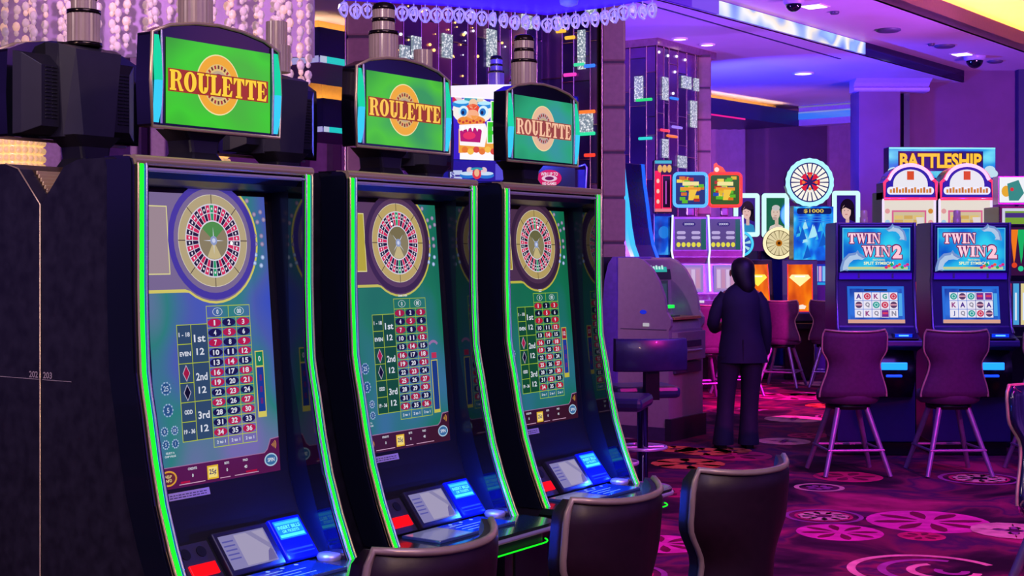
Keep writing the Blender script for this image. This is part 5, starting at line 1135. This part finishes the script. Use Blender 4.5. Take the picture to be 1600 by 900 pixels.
b = MB(); c = C2(b, -.25, -.004, 1.8); c.rect(0, 0, .54, .38, 1, G('#d8d8f0')); c.rect(.03, .02, .54, .35, 2, G('#78a828')); c.rect(.03, .28, .54, .33, 3, G('#403080')); [c.rect(.15 + i * .05, .12, .185 + i * .05, .165 + .01 * (i % 2), 3, G('#d0f0c0')) for i in range(6)]; b.build('game_screen', t)

# ------------------------------------------------------------------ wheel machines
def portrait(c, x0, y0, x1, y1, bg, hair, face, cloth, l=2, long=True):
    w, h = x1 - x0, y1 - y0; cx = x0 + w * .55
    c.rect(x0, y0, x1, y1, l, G(bg, .9))
    if long:
        c.disc(cx, y0 + h * .66, w * .38, h * .25, l + 1, G(hair), 20); c.poly([(cx - w * .36, y0 + h * .66), (cx + w * .36, y0 + h * .66), (cx + w * .42, y0 + h * .3), (cx - w * .2, y0 + h * .42)], l + 1, G(hair))
    c.poly([(x0 + w * .08, y0), (x0 + w * .2, y0 + h * .2), (cx, y0 + h * .28), (x0 + w * .9, y0 + h * .2), (x1, y0)], l + 2, G(cloth))
    c.rect(cx - w * .09, y0 + h * .2, cx + w * .1, y0 + h * .45, l + 3, G(face, .85)); c.disc(cx - w * .06, y0 + h * .57, w * .24, h * .19, l + 4, G(face, 1.), 20)
    if long: c.poly([(cx - w * .3, y0 + h * .64), (cx - w * .1, y0 + h * .78), (cx + w * .22, y0 + h * .72), (cx + w * .16, y0 + h * .62), (cx - w * .1, y0 + h * .68)], l + 5, G(hair))
    else: c.disc(cx - w * .04, y0 + h * .72, w * .22, h * .08, l + 5, G(hair), 14); c.disc(cx - w * .1, y0 + h * .42, w * .13, h * .05, l + 5, G('#c0a8a0'), 12)
    for dx in (-.16, .03): c.disc(cx + dx * w, y0 + h * .6, w * .03, h * .01, l + 6, G('#302028'), 8)
    c.rect(cx - w * .13, y0 + h * .49, cx + w * .0, y0 + h * .505, l + 6, G('#b04050'))
YW = 21.5; SW = YW / F
def wheel_machine(px, label, pt, kind):
    """slot machine with an upright portrait panel and a small lit wheel"""
    t = thing('wheel_machine', label, 'slot machine', (wx(px, YW), YW, 0), 0, 'portrait panel slot machines')
    b = MB(); b.box(-.2, .2, .12, .5, 0, 1.75, m_bodyb); b.box(-.2, .2, -.1, .12, .85, 1.0, m_bodyk); b.build('cabinet', t, bevel=.01)
    x0, x1, z0, z1 = pt
    b = MB(); b.box(x0, x1, .0, .1, z0, z1, m_bodyb); b.box(-.05, .05, .05, .15, 1.7, z0 + .1, m_bodyk); pp = b.build('portrait_panel', t, bevel=.02)
    b = MB(); c = C2(b, 0, -.004, 0, .004); c.rrect(x0, z0, x1, z1, .05, 0, G('#c8f0f0', 1.15)); m_ = .07
    if kind == 'man': portrait(c, x0 + m_, z0 + m_, x1 - m_, z1 - m_, '#186848', '#c8c8c8', '#d8c0b0', '#d8d0c8', long=False)
    else: portrait(c, x0 + m_, z0 + m_, x1 - m_, z1 - m_, '#30188a', '#100818', '#e0b8b0', '#2890c8')
    b.build('portrait_art', pp)
    return t
def small_wheel(t, x, z, r, col, dark, name='small_wheel'):
    b = MB(); b.lathe([(r * .98, .06), (r, .03), (r, -.03), (r * .98, -.04)], m_bodyb, (x, -.06, z), 32, ax='y'); w = b.build(name, t)
    b = MB(); c = C2(b, x, -.104, z, .004); c.disc(0, 0, r, r, 0, G(col, 1.15), 36); c.disc(0, 0, r * .8, r * .8, 1, G('#605020' if dark == 'gold' else '#0a2090'), 36)
    for i in range(16):
        a0 = 22.5 * i; A = ell(0, 0, r * .76, r * .76, a0 + 1.5, a0 + 21, 2); B = ell(0, 0, r * .2, r * .2, a0 + 1.5, a0 + 21, 2)
        c.poly(A + B[::-1], 2, G(('#f0e0b0', '#e8d8a8')[i % 2] if dark == 'gold' else ('#b0e8f0', '#2858c8')[i % 2]))
    c.disc(0, 0, r * .2, r * .2, 3, G('#c07010'), 16); c.disc(0, 0, r * .1, r * .1, 4, G('#402000'), 12); b.build('wheel_face', w)
cx = lambda px, c0: (px - c0) * SW
cz_ = lambda py: CZ - (py - 400) * SW
wm = wheel_machine(1166, 'portrait slot machine showing a dark haired woman, left of the man portrait', (cx(1146, 1166), cx(1187, 1166), cz_(370), cz_(302)), 'woman'); small_wheel(wm, cx(1156, 1166), cz_(381), 20 * SW, '#48c8f0', 'blue')
wm = wheel_machine(1212, 'portrait slot machine showing a white haired man above a cream wheel', (cx(1190, 1212), cx(1233, 1212), cz_(372), cz_(302)), 'man'); small_wheel(wm, cx(1215, 1212), cz_(380), 25 * SW, '#f8e8b8', 'gold')
wm = wheel_machine(1318, 'portrait slot machine showing a dark haired woman, right of the big wheel', (cx(1300, 1318), cx(1344, 1318), cz_(372), cz_(298)), 'woman'); small_wheel(wm, cx(1304, 1318), cz_(381), 21 * SW, '#48c8f0', 'blue')
YW = 20.55; SW = YW / F
t = thing('big_wheel_machine', 'tall slot machine with a giant white and red prize wheel over blue waterfall art', 'slot machine', (wx(1268, YW), YW - .1, 0), 0)
b = MB(); b.box(-.25, .25, .05, .5, 0, 2.4, m_bodyb); b.box(-.25, .25, -.2, .05, .85, 1.0, m_bodyk); b.build('cabinet', t, bevel=.02)
R = 37 * SW; zc = cz_(286); xo = cx(1261, 1268)
b = MB(); q = [(xo + R * 1.0 * (1 + .025 * (i % 2)) * math.cos(i * math.pi / 22), zc + R * (1 + .025 * (i % 2)) * math.sin(i * math.pi / 22)) for i in range(44)]
b.prism(q, 'y', -.08, .05, m_bodyb); w = b.build('prize_wheel', t)
b = MB(); c = C2(b, xo, -.084, zc, .004); c.poly([(x - xo, z - zc) for x, z in q], 0, G('#a8e8ff', 1.2)); c.disc(0, 0, R * .83, R * .83, 1, G('#0c1a70'), 44)
for i in range(22):
    a0 = 360 / 22 * i; A = ell(0, 0, R * .78, R * .78, a0 + 2, a0 + 14.5, 3); B = ell(0, 0, R * .32, R * .32, a0 + 3, a0 + 13, 2); c.poly(A + B[::-1], 2, G('#f0ece0', 1.1))
for i in range(8): a0 = 45 * i; c.poly([(R * .1 * math.cos(math.radians(a0)), R * .1 * math.sin(math.radians(a0)))] + ell(0, 0, R * .42, R * .42, a0 - 18, a0 + 18, 4), 3, G('#d81838' if i != 6 else '#f0e8e0', 1.))
for i in range(4): a0 = math.pi / 2 * i; c.disc(R * .27 * math.cos(a0), R * .27 * math.sin(a0), R * .07, R * .07, 4, G('#ff8030'), 8)
c.disc(0, 0, R * .12, R * .12, 5, G('#301868'), 14); b.build('wheel_face', w)
b = MB(); c = C2(b, cx(1239, 1268), .046, cz_(407), .004); Wd, Hd = 62 * SW, 84 * SW
c.rect(0, 0, Wd, Hd, 0, art('waterfall_art', [(.3, '#0828a8'), (.45, '#0a60e0'), (.55, '#20a8f0'), (.7, '#a0f0ff')], (5, 1, 3), power=1.05))
c.rrect(Wd * .08, Hd * .86, Wd * .95, Hd * .97, .03, 1, G('#0a1a60')); c.text('$1000', Wd * .5, Hd * .915, .06, 2, G('#e8c850'), w=Wd * .5)
rr = random.Random(3)
for i in range(12): x = rr.uniform(.1, .9) * Wd; y = rr.uniform(.05, .6) * Hd; s_ = rr.uniform(.04, .12); c.poly([(x, y + s_ * 1.6), (x + s_ * .5, y), (x - s_ * .6, y - s_ * .3)], 1 + i % 3, G(('#b0f0ff', '#40c0f0', '#1060d0')[i % 3]))
for i in range(3): c.rect(Wd * .1, Hd * (.8 - i * .045), Wd * .95, Hd * (.815 - i * .045), 2, G('#3a90f0'))
b.build('waterfall_screen', t)
l = bpy.data.lights.new('bloom_fill_light', 'SPOT'); l.color = (.03, .08, 1); l.energy = 900; l.spot_size = math.radians(34); l.spot_blend = 1; l.shadow_soft_size = .2  # unseen lamp added to put the wheel's blue bloom on the wall
lo = bpy.data.objects.new('bloom_fill_light', l); COL.objects.link(lo); lo.parent = t; lo.location = (0, .6, 2.3); lo.rotation_euler = (math.radians(97), 0, 0)
b = MB(); c = C2(b, cx(1270, 1268), .046, cz_(445), .004); c.rect(0, 0, .34, .3, 1, G('#1830c0'))
for i in range(6): c.rect(.02 + i * .053, .05, .06 + i * .053, .27, 2, G(('#c0e0ff', '#e0a0e0', '#80c8ff')[i % 3]))
c.rect(0, 0, .34, .035, 3, G('#20a0e8')); b.build('reel_screen', t)

# two kiosks with curved orange screens
m_or = art('orange_blaze', [(.3, '#b83000'), (.5, '#f06800'), (.7, '#ff9808')], (6, 1, 2.5), power=1.)
m_or.node_tree.nodes['Principled BSDF'].inputs['Roughness'].default_value = .6; m_or.node_tree.nodes['Principled BSDF'].inputs['Specular IOR Level'].default_value = .1
def kiosk(px, Y, rz, label, s=1.):
    t = thing('curved_screen_machine', label, 'slot machine', (wx(px, Y), Y, 0), rz, 'orange screen machines')
    pr = [(.06, 1.62), (.03, 1.4), (0, 1.15), (-.06, .9), (-.1, .8)]
    b = MB(); b.band(pr, -.23, .23, .12, m_bodyk); b.box(-.2, .2, .07, .5, 0, 1.5, m_bodyk); b.box(-.23, .23, -.3, -.0, .7, .78, m_bodyk); b.build('cabinet', t, bevel=.01)
    b = MB(); q = [(.052, 1.56), (.024, 1.4), (-.006, 1.15), (-.055, .93)]; b.ribbon(q, -.155, .155, m_or, False); b.build('curved_screen', t)
    b = MB(); c = C2(b, 0, .0, 0)
    def on(x, z, d):   # point on the curved screen
        for (y0, z0), (y1, z1) in zip(q[:-1], q[1:]):
            if z1 <= z <= z0: f = (z - z0) / (z1 - z0); return (x, y0 + (y1 - y0) * f - d, z)
        return (x, q[-1][0] - d, z)
    def pg(pts, d, m): b.add([on(x, z, d) for x, z in pts], [list(range(len(pts)))], m)
    pg([(-.11, 1.42), (-.14, 1.38), (0, 1.26), (.14, 1.38), (.11, 1.42)], .012, G('#ffe850', 1.1)); pg([(-.07, 1.405), (-.07, 1.385), (.07, 1.385), (.07, 1.405)], .016, G('#fff8d0', 1.1))
    pg([(-.06, 1.0), (-.03, .96), (.06, .96), (.08, 1.0), (.03, 1.02)], .012, G('#fff0b0')); b.build('diamond_emblem', t)
    b = MB(); b.tube([(-.16, y - .004, z) for y, z in q], .008, G('#ff3818', 1.2), 5); b.tube([(.16, y - .004, z) for y, z in q], .008, G('#ff3818', 1.2), 5); b.tube([(-.16, q[-1][0], q[-1][1]), (.16, q[-1][0], q[-1][1])], .008, G('#ff3818', 1.2), 5); b.build('red_edge', t)
kiosk(1250, 19.1, math.radians(-8), 'dark machine with curved glowing orange screen and yellow diamond in full view')
kiosk(1184, 19.2, math.radians(14), 'dark machine with curved orange screen peeking past the person')

# ------------------------------------------------------------------ silver machines with square toppers
def square_machine(px, Y, label, border, gbg, rz=0):
    t = thing('slot_machine', label, 'slot machine', (wx(px, Y), Y, 0), rz, 'square topper slot machines'); s = Y / F; z_ = lambda py: CZ - (py - 400) * s
    b = MB(); b.box(-.22, .22, .02, .5, 0, z_(338), m_bodyk)
    b.prism([(.02, z_(338)), (-.0, z_(392)), (-.03, z_(402)), (-.0, z_(412)), (-.06, z_(460)), (-.2, z_(468)), (-.2, z_(480)), (.02, z_(490)), (.3, z_(490)), (.3, z_(338))], 'x', -.22, .22, m_silver); b.build('cabinet', t, bevel=.008)
    b = MB()
    for sx in (-1, 1): b.tube([(sx * .22, .0, z_(336)), (sx * .235, -.02, z_(392)), (sx * .22, -.04, z_(404)), (sx * .23, -.09, z_(455))], .012, G('#d8e8ff', 1.3), 6)
    b.build('neon_edge', t)
    b = MB(); c = Canvas(b, (-.19, -.004, z_(390)), (1, 0, 0), (0, .05, 1), .004); c.rect(0, 0, .38, 48 * s, 1, G('#5a4a88', .9)); h = 48 * s
    c.rect(.32, 0, .38, h, 2, G('#186058')); c.rrect(.09, h * .76, .25, h * .9, .03, 2, G('#20186a')); c.text('20000', .17, h * .83, .03, 3, white_ := G('#d0d0f0'), w=.12)
    for i in range(2):
        for j in range(2): c.rrect(.02 + i * .18, h * (.5 - j * .16), .13 + i * .18, h * (.6 - j * .16), .02, 2, G('#c0b0e0')); 
    for i in range(5): c.disc(.04 + i * .062, h * .16, .026, h * .08, 3, G('#e0d838', 1.), 12)
    b.build('jackpot_screen', t)
    b = MB(); c = Canvas(b, (-.15, -.062, z_(456)), (1, 0, 0), (0, .1, 1), .004); c.rect(0, 0, .3, 42 * s, 1, G('#9a80c8')); c.rect(.03, .03, .27, 38 * s, 2, G('#b890c0'))
    for i in range(4): c.rect(.04 + i * .057, .05, .085 + i * .057, 35 * s, 3, G(('#d8c0e0', '#c890b0')[i % 2]))
    b.build('reel_screen', t)
    b = MB(); c = C2(b, -.16, -.204, z_(480)); c.rect(0, 0, .2, .05, 1, G('#e01830')); c.rect(0, .06, .3, .09, 1, G('#e8d8f0')); b.build('button_lights', t)
    b = MB(); c = C2(b, -.16, .016, .95); c.rect(0, 0, .3, .25, 1, G('#b0e010', 1.)); c.poly([(.05, .05), (.15, .2), (.25, .08)], 2, G('#f0f040')); c.rect(0, -.06, .3, -.02, 1, G('#3060d0')); b.build('belly_glass', t)
    # topper
    zt0, zt1 = z_(322), z_(271); b = MB(); b.box(-.2, .2, .02, .12, zt0, zt1, m_bodyb); b.box(-.05, .05, .04, .1, z_(338), zt0, m_silver); tp = b.build('square_topper', t, bevel=.02)
    b = MB(); c = C2(b, 0, .016, 0, .004); c.rrect(-.19, zt0 + .01, .19, zt1 - .01, .04, 1, G(gbg)); zm = (zt0 + zt1) / 2
    rr_ = random.Random(px)
    for i in range(26): c.rect(*(lambda x, z: (x - .035, z - .02, x + .035, z + .02))(rr_.uniform(-.14, .14), zm + rr_.uniform(-.15, .15)), 2 + i % 4, G(rr_.choice(('#f0c020', '#ffe050', '#e07818', '#60c020', '#2050c0', '#c03020'))))
    c.rect(-.1, zm + .05, .1, zm + .1, 7, G('#fff0a0')); c.rect(-.12, zm - .01, .12, zm + .03, 8, G('#f8a020')); c.poly([(-.02, zm), (.08, zm), (.03, zm - .13), (-.03, zm - .13)], 9, G('#ffd040'))
    b.build('topper_art', tp)
    b = MB(); tube_frame(b, -.2, .2, zt0, zt1, .05, .01, .02, G(border, 1.4)); b.build('neon_frame', tp)
    b = MB(); b.tube([(-.2, .0, z_(336))] + [(.2 * math.cos(a), .0, z_(336) + .09 * math.sin(a)) for a in [math.pi - i * math.pi / 8 for i in range(9)]], .014, G('#c8d8ff', 1.2), 6); b.build('arch_neon', t)
square_machine(1079, 17.5, 'silver slot machine with a blue edged square topper, right of the red tall sign', '#50a8ff', '#2a3a80')
square_machine(1133, 17.8, 'silver slot machine with a red edged square topper, left of the portraits', '#ff3830', '#3a6020')
b = MB(); b.mats = []
t = thing('flame_ornament', 'small orange and white flame figure on top of the red edged topper', 'ornament', (wx(1122, 17.8), 17.8, CZ - (269.5 - 400) / F * 17.8 + .005))
b = MB(); b.prism([(-.05, 0), (.1, 0), (.06, .06), (.0, .09), (-.02, .12), (-.05, .1)], 'y', 0, .04, G('#ff5a20', 1.1)); b.build('flame', t)
b = MB(); b.ball((-.02, -.02, .03), .03, G('#ffe8e0', 1.), 8, 6); b.build('head', t)

# tall red sign machine and the machine with the blue neon curve
Y = 18.2; s = Y / F; z_ = lambda py: CZ - (py - 400) * s
t = thing('slot_machine', 'narrow slot machine with tall red framed topper of yellow bars', 'slot machine', (wx(1036, Y), Y, 0), 0)
b = MB(); b.box(-.12, .12, 0, .4, 0, z_(334), m_bodyb); b.box(-.12, .12, -.02, .2, z_(332), z_(250), m_bodyk); b.build('cabinet', t, bevel=.01)
b = MB(); c = C2(b, wx(1023, Y) - wx(1036, Y), -.024, z_(331)); W2, H2 = 26 * s, 80 * s; c.rect(0, 0, W2, H2, 0, G('#280818')); c.rect(0, 0, W2 * .36, H2 * .8, 1, G('#f01838', 1.1)); c.rect(0, 0, W2, H2 * .06, 2, G('#f08090')); c.rect(W2 * .45, H2 * .08, W2 * .92, H2 * .7, 2, G('#200828')); c.frame(W2 * .4, H2 * .06, W2 * .98, H2 * .72, .015, 3, G('#ff2060', 1.1))
c.rect(W2 * .62, H2 * .15, W2 * .7, H2 * .6, 4, G('#c050c8'))
for i in range(3): c.disc(W2 * (.3 + .28 * i), H2 * .84, .03, .05, 3, G('#f0b820'), 10); c.disc(W2 * .18, H2 * (.2 + .2 * i), .02, .03, 3, G('#ffd0c0'), 8)
c.rect(0, H2 * .94, W2, H2, 3, G('#30b8c0')); b.build('red_topper', t)
b = MB(); c = C2(b, -.11, -.004, z_(398)); c.rect(0, 0, .22, 60 * s, 1, art('blue_orb_art', [(.35, '#0818a0'), (.6, '#1060f0'), (.7, '#40b0ff')], (6, 1, 5))); c.disc(.12, 35 * s, .07, .08, 2, G('#2080e8'), 14); b.build('blue_screen', t)
Y = 16.6; s = Y / F
t = thing('slot_machine', 'slot machine outlined by a tall curved blue neon, beside the padded pillar', 'slot machine', (wx(985, Y), Y, 0), ROT)
crv = [(.12, z_(250) - .02), (.1, 2.55), (.06, 2.3), (.02, 2.0), (-.02, 1.8), (-.1, 1.6), (-.14, 1.5), (-.1, 1.3), (-.1, .0)]
b = MB(); b.prism(crv + [(.5, 0), (.5, 2.6), (.3, 2.72)], 'x', 0, .5, m_bodyb); b.build('cabinet', t, bevel=.01)
b = MB(); b.band([(y - .012, z) for y, z in crv[:-2]], -.06, .06, .05, G('#38a8ff', 1.5), False); b.band([(y - .012, z) for y, z in crv[:-2]], .47, .53, .05, G('#2060ff', 1.2), False); b.build('neon_curve', t)
b = MB()
for i, c_ in enumerate(('#e03070', '#30a0ff', '#f04050', '#c0e8a0', '#e05080')): b.box(-.02, .52, -.16 - .01 * i, -.1, 1.62 - i * .07, 1.65 - i * .07, G(c_, .9))
b.build('reel_lights', t)

# ------------------------------------------------------------------ dragon-mask machine behind the roulette row
m_whitep = G('#f0e8ff', 1.1)
Y = 7.2; s = Y / F; z_ = lambda py: CZ - (py - 400) * s; x_ = lambda px: (px - 800) * s
t = thing('slot_machine', 'slot machine whose bright sign shows an orange and blue festival dragon mask', 'slot machine', (0, Y, 0), 0)
b = MB(); b.box(x_(690), x_(892), .02, .45, 0, z_(262), m_bodyb); b.box(x_(700), x_(905), .05, .3, z_(258), z_(148), m_bodyb)
b.build('cabinet', t, bevel=.01)
b = MB(); pts = [(x_(700), z_(147)), (x_(704), z_(134))] + [(x_(a), z_(c)) for a, c in ((760, 132), (820, 132), (860, 134), (876, 140), (884, 152))]; b.prism(pts + [(x_(884), z_(160)), (x_(700), z_(150))], 'y', .0, .3, m_whitep); b.build('white_crown', t)
b = MB(); c = C2(b, 0, .046, 0, .0015); px_ = lambda L: [(x_(a), z_(c_)) for a, c_ in L]
c.poly(px_([(698, 248), (838, 248), (838, 146), (698, 146)]), 1, G('#3a1cc8', 1.)); c.poly(px_([(718, 248), (776, 250), (778, 236), (718, 238)]), 3, G('#f8f0ff', 1.1)); c.poly(px_([(716, 238), (780, 238), (782, 200), (716, 200)]), 2, G('#f0a028', 1.))
def el(cx, cy, rx, ry, l, col, p=1.): c.disc(x_(cx), z_(cy), rx * s, ry * s, l, G(col, p), 20)
el(738, 172, 32, 22, 2, '#f8f0e8'); el(720, 161, 14, 6, 4, '#1888d8'); el(757, 163, 13, 6, 4, '#1888d8'); el(721, 158, 12, 3, 5, '#b8ecff'); el(757, 160, 11, 3, 5, '#b8ecff')
c.poly(px_([(708, 160), (706, 146), (714, 144), (726, 158)]), 4, G('#f0d0d8')); c.poly(px_([(744, 158), (748, 142), (756, 146), (754, 158)]), 4, G('#f0e0c0')); c.poly(px_([(706, 158), (707, 148), (714, 156)]), 5, G('#d82050'))
el(738, 154, 13, 8, 3, '#28a0b0'); el(739, 161, 7, 8, 5, '#f0c8a0'); el(738, 170, 12, 9, 5, '#e84820'); el(724, 173, 8, 9, 6, '#d8f4f8'); el(755, 173, 8, 9, 6, '#d8f4f8'); el(724, 174, 5, 6, 7, '#1878c8'); el(754, 174, 5, 6, 7, '#1878c8'); el(723, 175, 2.2, 3, 8, '#081840'); el(753, 175, 2.2, 3, 8, '#081840')
el(738, 178, 10, 8, 6, '#f8b080'); el(736, 188, 22, 9, 6, '#f09020'); 
for i in range(8): el(718 + i * 5.4, 188 + (i % 2) * 2, 2, 2, 7, '#c83818')
c.poly(px_([(717, 194), (758, 192), (762, 204), (757, 229), (718, 226)]), 8, G('#f8f0f0', 1.05)); c.poly(px_([(718, 204), (738, 198), (753, 202), (750, 222), (719, 220)]), 9, G('#c01870')); el(733, 211, 10, 6, 10, '#e83060')
for i in range(5): c.poly(px_([(720 + i * 7.5, 197), (726 + i * 7.5, 196), (723 + i * 7.5, 205)]), 11, G('#ffffff', 1.05))
for i in range(6): el(726 + i * 9, 233 + (i % 2) * 3, 5, 5, 6, ('#e87818', '#f8c040', '#d84828')[i % 3])
for x, y, h in ((768, 158, 30), (762, 190, 32)):        # green festival letters with white edges
    for d_, l, m in ((1.6, 10, G('#f0f8f0', 1.)), (0, 11, G('#38c828', 1.))):
        for q in ((0, 0, 7, h), (0, 0, 20, 7), (0, h * .42, 15, h * .42 + 6)): c.rect(x_(x + q[0] - d_), z_(y + q[3] + d_), x_(x + q[2] + d_), z_(y + q[1] - d_), l, m)
c.rect(x_(782), z_(210), x_(838), z_(156), 4, G('#3418c0')); c.rect(x_(784), z_(246), x_(838), z_(236), 4, G('#f0a030'))
b.build('sign_face', t)
l = bpy.data.lights.new('sign_fill_light', 'POINT'); l.color = (.05, .08, 1); l.energy = 60; l.shadow_soft_size = .05  # unseen lamp added to tint everything around the sign blue
lo = bpy.data.objects.new('sign_fill_light', l); COL.objects.link(lo); lo.parent = t; lo.location = (.15, -.45, 2.26)
tower(t, x_(775), .2, z_(132), m_lensb, .95); tower(t, x_(806), .24, z_(140), m_lensb, .8)
b = MB(); c = C2(b, 0, .014, 0, .002); c.rect(x_(703), z_(283), x_(808), z_(252), 1, G('#2818a0', .9)); c.rect(x_(774), z_(281), x_(806), z_(256), 2, G('#5a50d8', .9)); c.rect(x_(703), z_(281), x_(722), z_(266), 2, G('#c8d0f8')); c.text('$', x_(707), z_(274), .035, 3, G('#4030a0')); c.rect(x_(711), z_(276), x_(720), z_(273), 3, G('#4030a0'))
for cx_, fl in ((731, -1), (759, 1)): c.disc(x_(cx_), z_(274), 13 * s, 5 * s, 3, G('#2878d8'), 14); c.disc(x_(cx_), z_(271), 12 * s, 3 * s, 4, G('#d0e8ff'), 14); c.disc(x_(cx_ - fl * 3), z_(266), 5 * s, 5 * s, 4, G('#f0c8d0'), 12)
c.disc(x_(745), z_(272), 7 * s, 8 * s, 6, G('#e83848'), 14); c.disc(x_(745), z_(270), 4 * s, 6 * s, 7, G('#f8c090'), 12); c.disc(x_(745), z_(264), 10 * s, 2.5 * s, 5, G('#28a0b8'), 12); b.build('lower_panel', t)
b = MB(); b.box(x_(832), x_(898), -.04, .0, z_(320), z_(260), m_bodyk); c = C2(b, x_(858), -.044, z_(279), .002); c.disc(0, 0, 19 * s, 13 * s, 1, G('#d81860'), 24); c.disc(0, -.002, 12 * s, 5 * s, 3, G('#f0c8e0'), 18); c.disc(0, -.002, 7 * s, 3 * s, 4, G('#701050'), 14); c.text('WIN UP TO', 0, .02, .018, 3, G('#f8e8f8'), w=.085); c.text('100 GAMES', 0, -.028, .014, 3, G('#f8e8f8'), w=.07); b.build('oval_sticker_panel', t)
b = MB(); b.tube([(x_(893), .0, z_(300)), (x_(893), .0, z_(264)), (x_(914), .0, z_(257)), (x_(917), .0, z_(262)), (x_(915), .0, z_(300))], .006, m_silver, 6); b.box(x_(894), x_(914), .002, .006, z_(300), z_(265), mat('smoked_panel', '#3a3060', .1, 0)); b.build('clear_side_panel', t)
